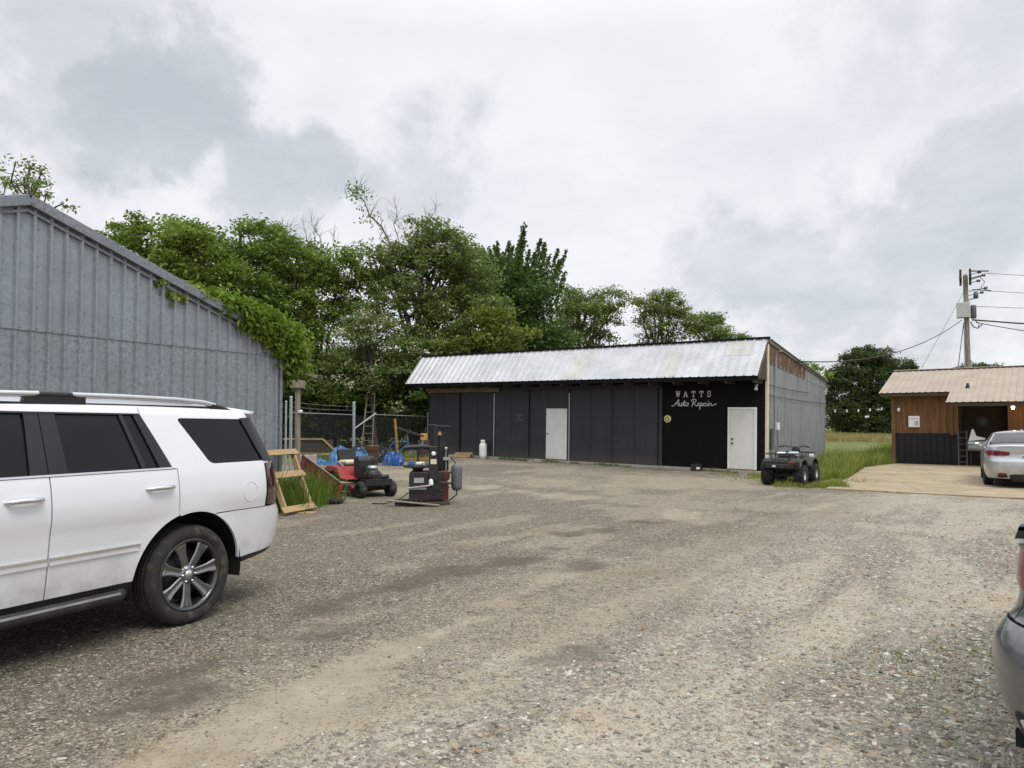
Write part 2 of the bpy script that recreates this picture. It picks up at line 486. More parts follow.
V = np.stack([XX.ravel(), YY.ravel(), ZZ.ravel()], 1)
ii = (np.arange(ny - 1)[:, None] * nx + np.arange(nx - 1)[None, :]).ravel()
F = np.stack([ii, ii + 1, ii + nx + 1, ii + nx], 1)
# grass country beyond the yard
_ax = (9.0, 20.5); fieldm = np.maximum.reduce([.9 * sstep(.9, .1, dist_poly(XX, YY, [(8.4, 22.4), (7.6, 19.7), (8.6, 19.2), (10.2, 22.2)]) + (fbm(XX, YY, 1.6, 96) - .5) * 1.3),
    sstep(-.6, .6, (.6 * (XX - 8.4) + .8 * (YY - 23.8)) - .6 + (fbm(XX, YY, 1.0, 91) - .5) * 1.6) * sstep(7.6, 9.2, XX),
                            sstep(31.5, 33.5, YY - .0 * XX + (fbm(XX, YY, .8, 93) - .5) * 3),
                            sstep(-5.2, -6.4, XX + (fbm(XX, YY, .8, 94) - .5) * 2) * sstep(24, 27, YY)])
t = NT('yard_ground'); 
at1 = t.n('ShaderNodeAttribute', attribute_name='mask'); sp = t.n('ShaderNodeSeparateColor'); t.L(at1.outputs['Color'], sp.inputs[0])
mt, md, mc = sp.outputs[0], sp.outputs[1], sp.outputs[2]; mf = at1.outputs['Alpha']
P = t.co('Object')
pw = t.n('ShaderNodeVectorMath', operation='ADD'); t.L(P, pw.inputs[0])
nv = t.n('ShaderNodeVectorMath', operation='SCALE'); t.L(t.noise(9, 2, .5, P, 0, 'Color'), nv.inputs[0]); nv.inputs['Scale'].default_value = .03
t.L(nv.outputs[0], pw.inputs[1]); P2 = pw.outputs[0]
v1d = t.voro(30, P2); v1c = t.voro(30, P2, out='Color'); v2d = t.voro(78, P2); v2c = t.voro(78, P2, out='Color')
s1 = t.n('ShaderNodeSeparateColor'); t.L(v1c, s1.inputs[0]); s2 = t.n('ShaderNodeSeparateColor'); t.L(v2c, s2.inputs[0])
stops = [(0, (0.041, 0.036, 0.028)), (.25, (0.107, 0.094, 0.073)), (.45, (0.187, 0.165, 0.127)), (.62, (0.169, 0.156, 0.129)), (.78, (0.280, 0.238, 0.168)), (.92, (0.421, 0.384, 0.313)), (1, (0.631, 0.604, 0.525))]
stops_g = [(0, (0.058, 0.053, 0.045)), (.25, (0.146, 0.132, 0.107)), (.5, (0.251, 0.229, 0.183)), (.7, (0.196, 0.190, 0.170)), (.84, (0.339, 0.255, 0.157)), (.94, (0.468, 0.435, 0.364)), (1, (0.655, 0.627, 0.548))]
c_small = t.mix(mc, t.ramp(s2.outputs[0], stops), t.ramp(s2.outputs[1], stops_g))
c_big = t.mix(mc, t.ramp(s1.outputs[0], stops), t.ramp(s1.outputs[1], stops_g))
bigsel = t.math('GREATER_THAN', s1.outputs[2], t.math('SUBTRACT', .85, t.math('MULTIPLY', mc, .45)))
stone = t.mix(bigsel, c_small, c_big)
fine = t.noise(150, 6, .8, P)
dirtc = t.ramp(t.math('ADD', t.math('MULTIPLY', fine, .5), t.math('MULTIPLY', t.noise(3, 6, .6, P), .5)), [(.25, (.25, .222, .17)), (.5, (.39, .35, .275)), (.75, (.53, .48, .39))])
yel = t.mr(t.noise(.7, 4, .6, P), .52, .7, 0, .45)
dirtc = t.mix(yel, dirtc, t.ramp(fine, [(.3, (.24, .165, .085)), (.7, (.35, .25, .14))]))
# dust lies between the stones first
gap = t.mr(t.math('SUBTRACT', t.math('SUBTRACT', t.math('MULTIPLY', mt, 1.25), t.math('MULTIPLY', t.math('SUBTRACT', t.noise(11, 7, .7, P), .5), 1.5)), t.math('MULTIPLY', s2.outputs[2], .62)), .05, .95)
dust_all = t.math('MULTIPLY', t.noise(2.2, 5, .6, P), .22)
base = t.mix(t.math('MAXIMUM', gap, dust_all), stone, dirtc)
# oily dark fines
dk = t.ramp(fine, [(.3, (.085, .073, .057)), (.7, (.155, .134, .105))])
base = t.mix(t.math('MULTIPLY', t.mr(md, .15, .8), t.mr(t.noise(10, 4, .6, P), .25, .6, .5, .95)), base, dk)
# old brown gravel left of the track
brown = t.mix(1.0, base, (.72, .70, .665, 1), 'MULTIPLY')
base = t.mix(t.mr(mc, 0, .6, .9, 0), base, brown)
# grass country
gr = t.ramp(t.math('ADD', t.math('MULTIPLY', t.noise(.25, 8, .65, P), .5), t.math('MULTIPLY', t.noise(2.2, 8, .75, P), .5)), [(.36, (.06, .082, .018)), (.5, (.115, .14, .034)), (.62, (.21, .20, .072))])
base = t.mix(t.mr(mf, .35, .65), base, gr)
t.set(base, .92, 0, .25)
hgt = t.math('SUBTRACT', t.math('MULTIPLY', t.math('ADD', t.math('MULTIPLY', t.math('SUBTRACT', .55, v2d), .45), t.math('MULTIPLY', bigsel, t.math('SUBTRACT', .6, v1d))), t.math('SUBTRACT', 1.0, t.math('MULTIPLY', gap, .8))), t.math('MULTIPLY', fine, .1))
t.bump(hgt, .9, .018)
ground = mesh_np('ground', V, F, t.m, None, True)
ca = ground.data.color_attributes.new('mask', 'FLOAT_COLOR', 'POINT')
ca.data.foreach_set('color', np.stack([tan_.ravel(), dark_.ravel(), coarse_.ravel(), fieldm.ravel()], 1).astype(np.float32).ravel())
tag(ground, kind='structure')
def ground_z(x, y):
    return float(H(x, y)) + (float(fbm(np.array([x]), np.array([y]), .8, 71)[0]) - .5) * .05

# loose stones of the gravel, denser and larger where it is coarse
ICO = bmesh.new(); bmesh.ops.create_icosphere(ICO, subdivisions=1, radius=1.0)
ico_v = np.array([v.co[:] for v in ICO.verts]); ico_f = np.array([[v.index for v in f.verts] for f in ICO.faces]); ICO.free()
def stones(name, n, ymin, ymax, smin, smax, keep, seed):
    r = np.random.default_rng(seed)
    y = ymin * (ymax / ymin) ** (r.random(n) ** .75)
    x = (r.random(n) * 2 - 1) * (y * .80 + .4)
    tn, dk_, co = masks(x, y)
    k = r.random(n) < keep(tn, dk_, co)
    x, y, co = x[k], y[k], co[k]; n = len(x)
    size = smin + (smax - smin) * r.random(n) ** 3.4 * (.55 + .6 * co)
    sc = size[:, None] * (0.65 + .7 * r.random((n, 3))); sc[:, 2] *= .62
    V = ico_v[None] * (1 + (r.random((n, 12, 1)) - .5) * .5)
    V = V * sc[:, None, :]
    a = r.random(n) * 2 * pi; ca_, sa = np.cos(a)[:, None], np.sin(a)[:, None]
    X = V[:, :, 0] * ca_ - V[:, :, 1] * sa; Y = V[:, :, 0] * sa + V[:, :, 1] * ca_
    tilt = (r.random((n, 1)) - .5) * .8
    Z = V[:, :, 2] + X * tilt
    z0 = H(x, y) + (fbm(x, y, .8, 71) - .5) * .05 + (fbm(x, y, 5, 81, 3) - .5) * .018 - dk_[k] * .02 + sc[:, 2] * .15
    V = np.stack([X + x[:, None], Y + y[:, None], Z + z0[:, None]], 2).reshape(-1, 3)
    F = (ico_f[None] + (np.arange(n) * 12)[:, None, None]).reshape(-1, 3)
    return mesh_np(name, V, F, M['stone'], None, False)
ts = NT('stone')
gg = ts.n('ShaderNodeNewGeometry')
sc_ = ts.ramp(gg.outputs['Random Per Island'], [(0, (0.075, 0.069, 0.060)), (.2, (0.169, 0.155, 0.133)), (.42, (0.263, 0.240, 0.200)), (.58, (0.225, 0.221, 0.210)), (.7, (0.338, 0.263, 0.169)), (.8, (0.250, 0.144, 0.088)), (.9, (0.450, 0.431, 0.388)), (1, (0.620, 0.620, 0.620))])
sc_ = ts.mix(ts.mr(ts.noise(60, 4, .6), .35, .65, .0, .5), sc_, (.28, .25, .195, 1))
ts.set(sc_, .85, 0, .3); M['stone'] = ts.m
tag(stones('gravel', 82000, 3.0, 14.0, .0045, .0185, lambda a, b, c: (.14 + .86 * c) * (1 - .55 * a) * (1 - .7 * b), 5), kind='stuff')

# the sandy concrete apron before the wooden building
t = NT('apron'); P = t.co()
c = t.ramp(t.noise(.8, 7, .6), [(.3, (.24, .185, .11)), (.55, (.34, .272, .17)), (.75, (.42, .35, .23))])
c = t.mix(t.mr(t.noise(2.5, 6, .65), .52, .72, 0, .7), c, (.20, .17, .13, 1))
ck = t.voro(.42, t.mapv((1, 1, 1), (0, 0, 0)), 'DISTANCE_TO_EDGE')
c = t.mix(t.math('MULTIPLY', t.mr(ck, .012, .003), .7), c, (.10, .08, .06, 1))
c = t.mix(t.mr(t.noise(9, 7, .75), .54, .62, 0, .5), c, (.27, .25, .21, 1))
t.set(c, .9); t.bump(t.noise(60, 4, .6), .3, .01)
sl = MB().prism([(7.9, 18.2), (15.6, 12.4), (26, 21.0), (17.4, 28.4), (15.8, 29.7), (13.2, 27.0), (10.3, 22.0)], -.1, .035, 'Z').build('driveway', t.m)
tag(sl, kind='structure')
# ------------------------------------------------------------------ building materials
def galv(name, base, blot, blot_amt, streak=.35, rough=.5, metal=.25, rust=0.0, panel=0.0):
    t = NT(name); P = t.co()
    n1 = t.noise(1.3, 7, .65); n2 = t.noise(16, 5, .7); 
    st = t.noise(3.2, 6, .6, t.mapv((3.0, 3.0, .16)))
    c = t.ramp(t.math('ADD', t.math('MULTIPLY', n1, .55), t.math('MULTIPLY', n2, .45)), [(.32, tuple(v * .72 for v in base)), (.5, base), (.68, tuple(min(1, v * 1.32) for v in base))])
    c = t.mix(t.math('MULTIPLY', t.mr(st, .48, .7), streak), c, tuple(v * .55 for v in base) + (1,))
    b = t.mr(t.math('ADD', t.math('MULTIPLY', t.noise(15, 9, .82), .85), t.math('MULTIPLY', n1, .15)), .47, .60)
    c = t.mix(t.math('MULTIPLY', b, blot_amt), c, blot + (1,))
    if panel:
        sx = t.n('ShaderNodeSeparateXYZ'); t.L(P, sx.inputs[0])
        fl = t.math('FLOOR', t.math('DIVIDE', sx.outputs[0], .914))
        wnz = t.n('ShaderNodeTexWhiteNoise', noise_dimensions='1D'); t.L(fl, wnz.inputs['W'])
        c = t.mix(t.mr(wnz.outputs['Value'], 0, 1, 0, panel, False), c, tuple(v * .62 for v in base) + (1,))
    if rust:
        r = t.mr(t.math('ADD', t.math('MULTIPLY', st, .6), t.math('MULTIPLY', n1, .4)), .56, .66)
        c = t.mix(t.math('MULTIPLY', r, rust), c, (.13, .055, .022, 1))
    t.set(c, t.mr(n2, .3, .7, rough - .08, rough + .1), metal)
    t.bump(t.noise(2.2, 3, .5), .12, .03)
    return t.m
M['galv_dark'] = galv('galv_dark', (.265, .297, .33), (.18, .2, .225), .55, .22, panel=.16)
M['galv_mottled'] = galv('galv_mottled', (.265, .295, .325), (.125, .14, .158), .7, .2, panel=.14)
M['galv_trim'] = galv('galv_trim', (.22, .245, .275), (.07, .075, .08), .7, .2)
M['galv_light'] = galv('galv_light', (.27, .29, .30), (.17, .165, .155), .5, .6, rust=.8)
M['roof_white'] = galv('roof_white', (.49, .505, .52), (.45, .46, .46), .25, .25, .42, .3, panel=.22)
M['roof_beige'] = galv('roof_beige', (.47, .465, .43), (.55, .57, .59), .7, .35, .55, .3)
M['roof_tan'] = galv('roof_tan', (.34, .285, .22), (.26, .21, .155), .35, .4, .6, 0)
M['rust_sheet'] = mat('rust_sheet', (.125, .082, .05), .85, .1, .5, 3.5, .3, 25, dirt=(.34, .33, .31), dirt_amt=.6, stretch=(1, 1, .5))
M['charcoal'] = mat('charcoal', (.028, .031, .037), .62, 0, .16, 1.6, .12, 9, dirt=(.05, .05, .052), dirt_amt=.5)
def dirty_wall(name, col, mud):
    t = NT(name); P = t.co(); sx = t.n('ShaderNodeSeparateXYZ'); t.L(P, sx.inputs[0])
    n = t.noise(1.4, 7, .62); run = t.noise(2.5, 6, .6, t.mapv((4, 4, .22)))
    c = t.ramp(t.math('ADD', t.math('MULTIPLY', n, .6), t.math('MULTIPLY', run, .4)), [(.32, tuple(v * .75 for v in col)), (.5, col), (.7, tuple(v * 1.55 for v in col))])
    sp_ = t.math('MULTIPLY', t.mr(t.math('ADD', sx.outputs[2], t.math('MULTIPLY', t.noise(5, 6, .7), .5)), .85, .28), .55)     # mud splashed up from the yard
    c = t.mix(sp_, c, mud + (1,))
    t.set(c, t.mr(n, .3, .7, .5, .7), 0, .4)
    t.bump(t.math('ADD', t.noise(.9, 2, .5), t.math('MULTIPLY', t.noise(9, 4, .6), .06)), .5, .06)
    return t.m
M['charcoal'] = dirty_wall('charcoal', (.027, .030, .035), (.085, .075, .06))
M['black_wall'] = mat('black_wall', (.005, .005, .006), .75, 0, .25, 3, .15, 12, dirt=(.009, .009, .010), spec=.15)
M['black_skirt'] = mat('black_skirt', (.007, .0075, .009), .6, .1, .2, 3, .05, 20)
M['wood_siding'] = mat('wood_siding', (.17, .083, .032), .8, 0, .45, 2.6, .25, 30, dirt=(.07, .037, .017), dirt_amt=.7, stretch=(5, 5, .5))
M['wood_beam'] = mat('wood_beam', (.20, .135, .075), .85, 0, .3, 4, .3, 30, stretch=(.5, 4, 4))

def rib_profile(x0, x1, pitch, base_w, top_w, h, minor=0.0):
    out = [(x0, 0.0)]; x = x0 + pitch * .5
    while x < x1 - base_w:
        for dx, o in ((-base_w / 2, 0), (-top_w / 2, h), (top_w / 2, h), (base_w / 2, 0)): out.append((x + dx, o))
        if minor:
            for f in (1 / 3, 2 / 3):
                xm = x + pitch * f
                if xm < x1 - .02:
                    for dx, o in ((-.018, 0), (-.008, minor), (.008, minor), (.018, 0)): out.append((xm + dx, o))
        x += pitch
    out.append((x1, 0.0))
    return out
def sheet(name, m, parent, prof, A, B, nrm, thick=.004, rows=1):
    """ribbed metal sheet: for each (s, off) of the profile a strip edge from A(s) to B(s)"""
    nrm = Vector(nrm); vs = []; fs = []; R = rows + 1
    for s, o in prof:
        a, b = Vector(A(s)) + nrm * o, Vector(B(s)) + nrm * o
        for k in range(R): vs.append(a.lerp(b, k / rows))
    for i in range(len(prof) - 1):
        for k in range(rows):
            fs.append((i * R + k, (i + 1) * R + k, (i + 1) * R + k + 1, i * R + k + 1))
    mb = MB().add(vs, fs)
    o = mb.build(name, m, parent, fix=False)
    sd = o.modifiers.new('thickness', 'SOLIDIFY'); sd.thickness = thick; sd.offset = 0
    return o

# ------------------------------------------------------------------ repair shop (black front, metal roof)
W_ROT = (0, .0164, radians(-36.87))
shop = thing('repair_shop', 'long low repair shop with charcoal sliding doors, black painted front and shiny metal awning roof', 'workshop', (8.4, 23.8, 0), rot=W_ROT)
XL = -15.2
# shell: built of boards so that nothing shares a plane
mb = MB(); mb.bb(XL, -3.72, .06, .2, 0, 4.4); mb.build('front_wall', M['charcoal'], shop)
mb = MB(); mb.bb(-3.70, -.06, -.03, .2, .10, 3.32); mb.build('black_front', M['black_wall'], shop)
mb = MB(); mb.bb(-3.70, -.06, .02, .2, 3.32, 4.4); mb.build('upper_wall', M['black_wall'], shop)
mb = MB(); mb.bb(XL - .3, .05, -.22, .3, -.5, .085); mb.build('foundation', M['concrete'], shop, .012)
mb = MB(); mb.prism([(.2, 0), (7.7, 0), (7.7, 3.3), (.2, 4.35)], -.16, -.05, 'X'); mb.build('side_wall_core', M['wood_dark'], shop)
mb = MB(); mb.prism([(.2, 0), (7.7, 0), (7.7, 3.3), (.2, 4.35)], XL, XL + .1, 'X'); mb.build('left_wall', M['galv_light'], shop)
mb = MB(); mb.bb(XL, -.05, 7.6, 7.7, 0, 3.3); mb.build('rear_wall', M['galv_light'], shop)
# low slope roof behind the parapet
sheet('rear_roof', M['galv_dark'], shop, rib_profile(XL - .2, .1, .3, .07, .03, .025), lambda s: (s, .12, 4.47), lambda s: (s, 7.9, 3.40), (0, .14, .99))
# ribbed awning roof
AW = (0, -.77, .64)
ridge_y, ridge_z, eave_y, eave_z = .06, 4.50, -1.02, 3.20
sheet('awning_roof', M['roof_white'], shop, rib_profile(XL - .62, .03, .3048, .075, .028, .028), lambda s: (s, eave_y, eave_z), lambda s: (s, ridge_y, ridge_z), AW, rows=4)
def patch(x0, x1, f0, f1):
    pr = [(s, o) for s, o in rib_profile(XL - .62, .03, .3048, .075, .028, .028) if x0 <= s <= x1]
    P_ = lambda s, f: (s, lerp(eave_y, ridge_y, f), lerp(eave_z, ridge_z, f))
    sheet('roof_patch', M['roof_beige'], shop, [(s, o + .007) for s, o in pr], lambda s: P_(s, f0), lambda s: P_(s, f1), AW)
patch(-7.55, -6.5, .02, .86); patch(-3.65, -2.6, .02, .80); patch(-1.35, -.3, .55, .985)
mb = MB(); mb.bb(XL - .6, .06, -.02, .14, 4.49, 4.545); mb.build('ridge_strip', M['black_wall'], shop, .006)
mb = MB(); mb.bb(XL - .4, 0, -1.0, -.955, 3.06, 3.185); mb.build('fascia', M['black_wall'], shop)
mb = MB(); mb.bb(XL + .02, -.01, -.95, .05, 3.10, 3.13); mb.build('soffit', M['wood_dark'], shop)
mb = MB()
for k in range(17): mb.bb(XL + .3 + k * .92, XL + .345 + k * .92, -.93, .04, 2.98, 3.095)
mb.build('outrigger', M['wood_dark'], shop)
mb = MB(); mb.bb(XL + .03, XL + 4.1, -.20, -.12, 2.82, 3.04); mb.build('header_beam', M['wood_beam'], shop, .008)
mb = MB(); mb.bb(XL + 4.12, -3.72, -.22, -.13, 2.90, 3.05); mb.build('door_track', M['black_metal'], shop, .008)
# awning end closure: triangle coloured dark as a shaded end, rusty boards
mb = MB(); mb.prism([(-.93, 3.14), (.03, 3.14), (.03, 4.40)], -.04, -.015, 'X'); mb.build('awning_end', M['wood_dark'], shop)
mb = MB(); mb.bar((.02, -1.0, 3.16), (.02, .05, 4.44), .03, .10, (0, -.77, .64)); mb.build('barge_board', M['rust_sheet'], shop)
# six sliding doors
xs = [-15.16, -13.32, -11.42, -9.57, -7.66, -5.74, -3.86]
for i in range(6):
    y = -.085 if i in (0, 2, 5) else -.05
    x0, x1 = xs[i] + (.05 if i in (1, 2, 4) else .014), xs[i + 1] - .014
    top = 2.80 if i < 2 else 2.94
    mb = MB(); mb.bb(x0, x1, y - .03, y + .03, .10, top)
    d = mb.build('sliding_door', M['charcoal'], shop, .006)
    for xa in (x0 + .01, x1 - .06):
        mb = MB(); mb.bb(xa, xa + .05, y - .045, y - .029, .11, top - .01); mb.build('edge_strip', M['charcoal'], d)
    mb = MB(); xm = (x0 + x1) / 2
    for zz_ in np.linspace(.25, top - .15, 8):
        for xx_ in (x0 + .09, xm - .03, x1 - .09): mb.lathe([(0, y - .0365), (.011, y - .0345), (.014, y - .0301)], 6, 'Y', (xx_, 0, float(zz_)))
    tag(mb.build('screw_heads', M['dark_steel'], d), kind='stuff')
    mb = MB(); mb.bb(xm - .004, xm + .004, y - .0335, y - .0302, .12, top - .02); mb.build('sheet_seam', M['black_wall'], d)
    if i in (2, 4):
        mb = MB(); mb.bb(xs[i] - .004, xs[i] + .040, -.115, -.09, .1, 2.75); mb.build('gap_strip', M['steel'], d)  # pale steel strip filling the gap between two doors
d3 = bpy.data.objects['sliding_door.003']
mb = MB(); mb.bb(-8.73, -7.75, -.112, -.078, .12, 2.13); dd = mb.build('man_door', M['white_door'], d3, .006)
mb = MB(); mb.lathe([(0, -.05), (.025, -.045), (.032, -.025), (.02, 0)], 12, 'Y', (-8.65, -.112, 1.12)); mb.build('knob', M['black_metal'], d3)
# faint stencilled notice on the third door: a few rows of pale dashes
mb = MB()
for r_, row in enumerate(((-.16, .16), (-.06, .05), (-.2, -.1), (.08, .2), (-.03, .03))):
    zz_ = 1.86 - (.0, .11, .2, .2, .2)[r_]
    mb.bb(-10.05 + row[0], -10.05 + row[1], -.1165, -.1155, zz_ - .018, zz_ + .018)
mb.build('notice_lettering', M['grey_plastic'], bpy.data.objects['sliding_door.002'])
mb = MB(); mb.bb(-3.84, -3.71, -.09, .02, .1, 3.05); mb.build('door_jamb', M['charcoal'], shop, .006)
# entrance door at the right
dr = MB(); dr.bb(-1.22, -.40, -.062, -.034, .13, 2.12); dr = dr.build('door', M['white_door'], shop, .004)
mb = MB(); mb.bb(-1.30, -1.225, -.085, -.032, .1, 2.20); mb.bb(-.395, -.32, -.085, -.032, .1, 2.20); mb.bb(-1.222, -.398, -.085, -.032, 2.125, 2.20)
mb.build('door_frame', M['white_paint'], shop, .004)
for z in (.98, 1.13):
    mb = MB(); mb.lathe([(0, -.06), (.028, -.055), (.036, -.03), (.02, 0)], 12, 'Y', (-1.14, -.062, z)); mb.build('knob', M['black_metal'], dr)
mb = MB(); mb.bb(-1.3, -.32, -.2, -.035, .085, .125); mb.build('door_sill', M['wood_beam'], shop, .004)
# round yellow disc, security lamp
mb = MB(); mb.lathe([(0, -.02), (.125, -.02), (.135, -.01), (.135, 0)], 28, 'Y', (-3.52, -.034, 1.78))
disc = mb.build('round_sign', mat('pale_yellow', (.62, .58, .26), .6), shop)
mb = MB()
for a in range(5):
    q = a * 2 * pi / 5 + .3
    mb.box((-3.52 + .06 * cos(q), -.057, 1.78 + .06 * sin(q)), (.035, .006, .05), rot=Matrix.Rotation(-q, 3, 'Y'))
mb.build('sign_mark', M['charcoal'], disc)
mb = MB(); mb.lathe([(0, 0), (.05, 0), (.05, .03), (0, .03)], 12, 'Y', (-.33, -.07, 2.94))
mb.tube([(-.33, -.05, 2.94), (-.33, -.16, 2.92), (-.30, -.22, 2.86)], .03, 8); mb.lathe([(.03, .0), (.055, -.05), (.062, -.11), (.0, -.12)], 12, 'Z', (-.30, -.22, 2.88))
mb.build('security_lamp', M['white_paint'], shop)
# painted lettering: W A T T S (slab serif) and a brush script line under it
def ribbon(mb, pts, w, x0, z0, sx, sz, y0, y1):
    for a, b in zip(pts[:-1], pts[1:]):
        ax, az = x0 + a[0] * sx, z0 + a[1] * sz; bx_, bz = x0 + b[0] * sx, z0 + b[1] * sz
        dx, dz = bx_ - ax, bz - az; L = math.hypot(dx, dz)
        if L < 1e-6: continue
        ex, ez = dx / L * w * .3, dz / L * w * .3; nx_, nz = -dz / L * w / 2, dx / L * w / 2
        mb.prism([(ax - ex + nx_, az - ez + nz), (bx_ + ex + nx_, bz + ez + nz), (bx_ + ex - nx_, bz + ez - nz), (ax - ex - nx_, az - ez - nz)], y0, y1, 'Y')
def arc(cx, cz, rx, rz, a0, a1, n=8):
    return [(cx + rx * cos(radians(lerp(a0, a1, k / n))), cz + rz * sin(radians(lerp(a0, a1, k / n)))) for k in range(n + 1)]
S_ = arc(.5, .76, .36, .24, 20, 270) + arc(.5, .25, .38, .27, 90, -160)[1:]
serif = {'W': [[(0, 1), (.25, 0), (.5, .85), (.75, 0), (1, 1)], [(-.12, 1), (.15, 1)], [(.85, 1), (1.12, 1)], [(.38, .98), (.6, .98)]],
         'A': [[(.02, 0), (.5, 1), (.98, 0)], [(.22, .36), (.78, .36)], [(-.12, 0), (.2, 0)], [(.8, 0), (1.12, 0)]],
         'T': [[(0, .98), (1, .98)], [(.5, 1), (.5, 0)], [(.3, 0), (.7, 0)], [(.02, .98), (.02, .72)], [(.98, .98), (.98, .72)]],
         'S': [S_, [(.86, .98), (.86, .7)], [(.1, .05), (.1, .3)]]}
lettering = mat('lettering', (.66, .66, .64), .7, 0, .15, 30)
for ch, xc in zip('WATTS', (-3.13, -2.84, -2.55, -2.26, -1.98)):
    mb = MB()
    for st in serif[ch]: ribbon(mb, st, .030, xc - .065, 2.57, .13, .185, -.036, -.0315)
    mb.build('sign_letter', lettering, shop)
A_s = [[(-.35, .05), (-.2, -.02), (.0, .1), (.3, .6), (.55, 1.0), (.5, .5), (.47, .0), (.6, .05)], [(.05, .42), (.3, .36), (.62, .44)]]
u_s = [[(.6, .06), (.66, .45), (.64, .1), (.75, .0), (.9, .2), (.95, .46), (.93, .05), (1.05, .05)]]
t_s = [[(1.05, .06), (1.2, .55), (1.28, .85), (1.2, .2), (1.27, .0), (1.42, .1)], [(1.08, .58), (1.42, .60)]]
o_s = [arc(1.58, .23, .15, .22, 100, 470, 12) + [(1.8, .42)]]
R_s = [[(2.2, -.05), (2.32, .5), (2.4, .98)], [(2.1, .75), (2.25, .98), (2.55, 1.03), (2.72, .85), (2.62, .6), (2.38, .5), (2.55, .25), (2.72, 0), (2.86, .08)]]
e_s = [[(2.86, .1), (3.0, .28), (3.1, .4), (3.0, .47), (2.9, .3), (2.93, .06), (3.05, .0), (3.2, .12)]]
p_s = [[(3.2, .2), (3.3, .46), (3.22, -.0), (3.15, -.5)], arc(3.4, .24, .13, .21, 150, -140, 10) + [(3.55, .1)]]
a_s = [arc(3.75, .22, .15, .21, 60, 390, 12), [(3.9, .45), (3.88, .1), (3.98, .03), (4.08, .2)]]
i_s = [[(4.08, .1), (4.16, .45), (4.15, .08), (4.25, .03), (4.32, .2)], [(4.2, .66), (4.22, .72)]]
r_s = [[(4.3, .1), (4.38, .46), (4.5, .38), (4.55, .1), (4.68, .06), (4.9, .22), (5.15, .34)]]
for stl in (A_s + u_s + t_s + o_s, R_s + e_s + p_s + a_s + i_s + r_s):
    mb = MB()
    for st in stl: ribbon(mb, st, .026, -3.26, 2.24, .30, .235, -.036, -.0315)
    mb.build('sign_script', lettering, shop)
# right hand side wall: corrugated sheets, rusty upper strip, cream corner board, conduit and boxes
zt = lambda y: lerp(3.78, 3.22, y / 7.7)
sheet('side_siding', M['galv_light'], shop, [(s, o) for s, o in rib_profile(.14, 7.72, .20, .08, .03, .022)], lambda s: (-.03, s, .02), lambda s: (-.03, s, zt(s)), (1, 0, 0))
sheet('upper_siding', M['rust_sheet'], shop, rib_profile(.02, 4.6, .27, .08, .03, .02), lambda s: (-.012, s, zt(s) - .1), lambda s: (-.012, s, lerp(4.42, 3.46, s / 7.7)), (1, 0, 0))
sheet('upper_siding', M['galv_light'], shop, rib_profile(4.55, 7.75, .27, .08, .03, .02), lambda s: (-.016, s, zt(s) - .1), lambda s: (-.016, s, lerp(4.42, 3.46, s / 7.7)), (1, 0, 0))
mb = MB(); mb.bb(-.06, .02, -.02, .13, .1, 4.3); mb.build('corner_board', M['cream'], shop, .006)
mb = MB(); mb.bar((.02, .1, 4.42), (.02, 7.85, 3.43), .05, .14); mb.build('rake_board', M['wood_old'], shop, .006)
mb = MB(); mb.tube([(.045, .75, .9), (.045, .75, 3.9), (.1, .75, 4.1), (.25, .75, 4.12)], .025, 8); mb.build('conduit', M['galv_pipe'], shop)
mb = MB(); mb.bb(.0, .10, .85, 1.05, 1.45, 1.7); mb.build('junction_box', M['white_paint'], shop, .01)
mb = MB(); mb.bb(.0, .07, .35, .5, .8, 1.5); mb.build('meter_box', M['grey_plastic'], shop, .01)
mb = MB()
for y0, y1, z in ((.1, 7.6, 2.6), (.1, 5.0, 2.95)): mb.tube([(.03, lerp(y0, y1, k / 8), z - .1 * k / 8 - .03 * sin(k / 8 * pi)) for k in range(9)], .01, 5)
mb.build('wall_cable', M['wire'], shop)
# box left on the footing and propane cylinder by the doors
def wpt(x, y, z=0):
    """point of the shop's own frame -> world"""
    return Matrix.Translation((8.4, 23.8, 0)) @ (Matrix.Rotation(radians(-36.87), 4, 'Z') @ Matrix.Rotation(.0164, 4, 'Y')) @ Vector((x, y, z))

# ------------------------------------------------------------------ grey metal building at the left
ROT_L = atan2(.87, .49)
barn = thing('metal_building', 'tall grey galvanised metal building with ribbed gable wall and vine over its eave', 'building', (-4.67, 14.5, 0), ROT_L)
PK, HW, EZ, PZ, DEP = -4.8, 4.8, 3.34, 4.92, 13.0
roofz = lambda x: PZ - (PZ - EZ) * abs(x - PK) / HW
mb = MB(); mb.prism([(-9.6, 0), (0, 0), (0, EZ - .05), (PK, PZ - .05), (-9.6, EZ - .05)], .03, .09, 'Y'); mb.build('gable_core', M['wood_dark'], barn)
mb = MB(); mb.bb(-.12, -.005, .1, DEP, 0, EZ - .06); mb.bb(-9.6, -9.5, .1, DEP, 0, EZ - .06); mb.build('side_wall', M['galv_dark'], barn)
mb = MB(); mb.prism([(-9.6, 0), (0, 0), (0, EZ - .05), (PK, PZ - .05), (-9.6, EZ - .05)], DEP, DEP + .05, 'Y'); mb.build('rear_wall', M['galv_dark'], barn)
SEAM = 3.06
def bprof(h, pitch): return rib_profile(-9.6, 0, pitch, .075, .03, h)
sheet('lower_siding', M['galv_mottled'], barn, bprof(.046, .228), lambda s: (s, 0, 0), lambda s: (s, 0, SEAM), (0, -1, 0), rows=3)
up = [(PK, 0)] + [q for q in bprof(.048, .228)]
up = sorted(up)
sheet('upper_siding', M['galv_dark'], barn, up, lambda s: (s, -.014, SEAM - .06), lambda s: (s, -.014, max(SEAM, roofz(s) - .02)), (0, -1, 0), rows=2)
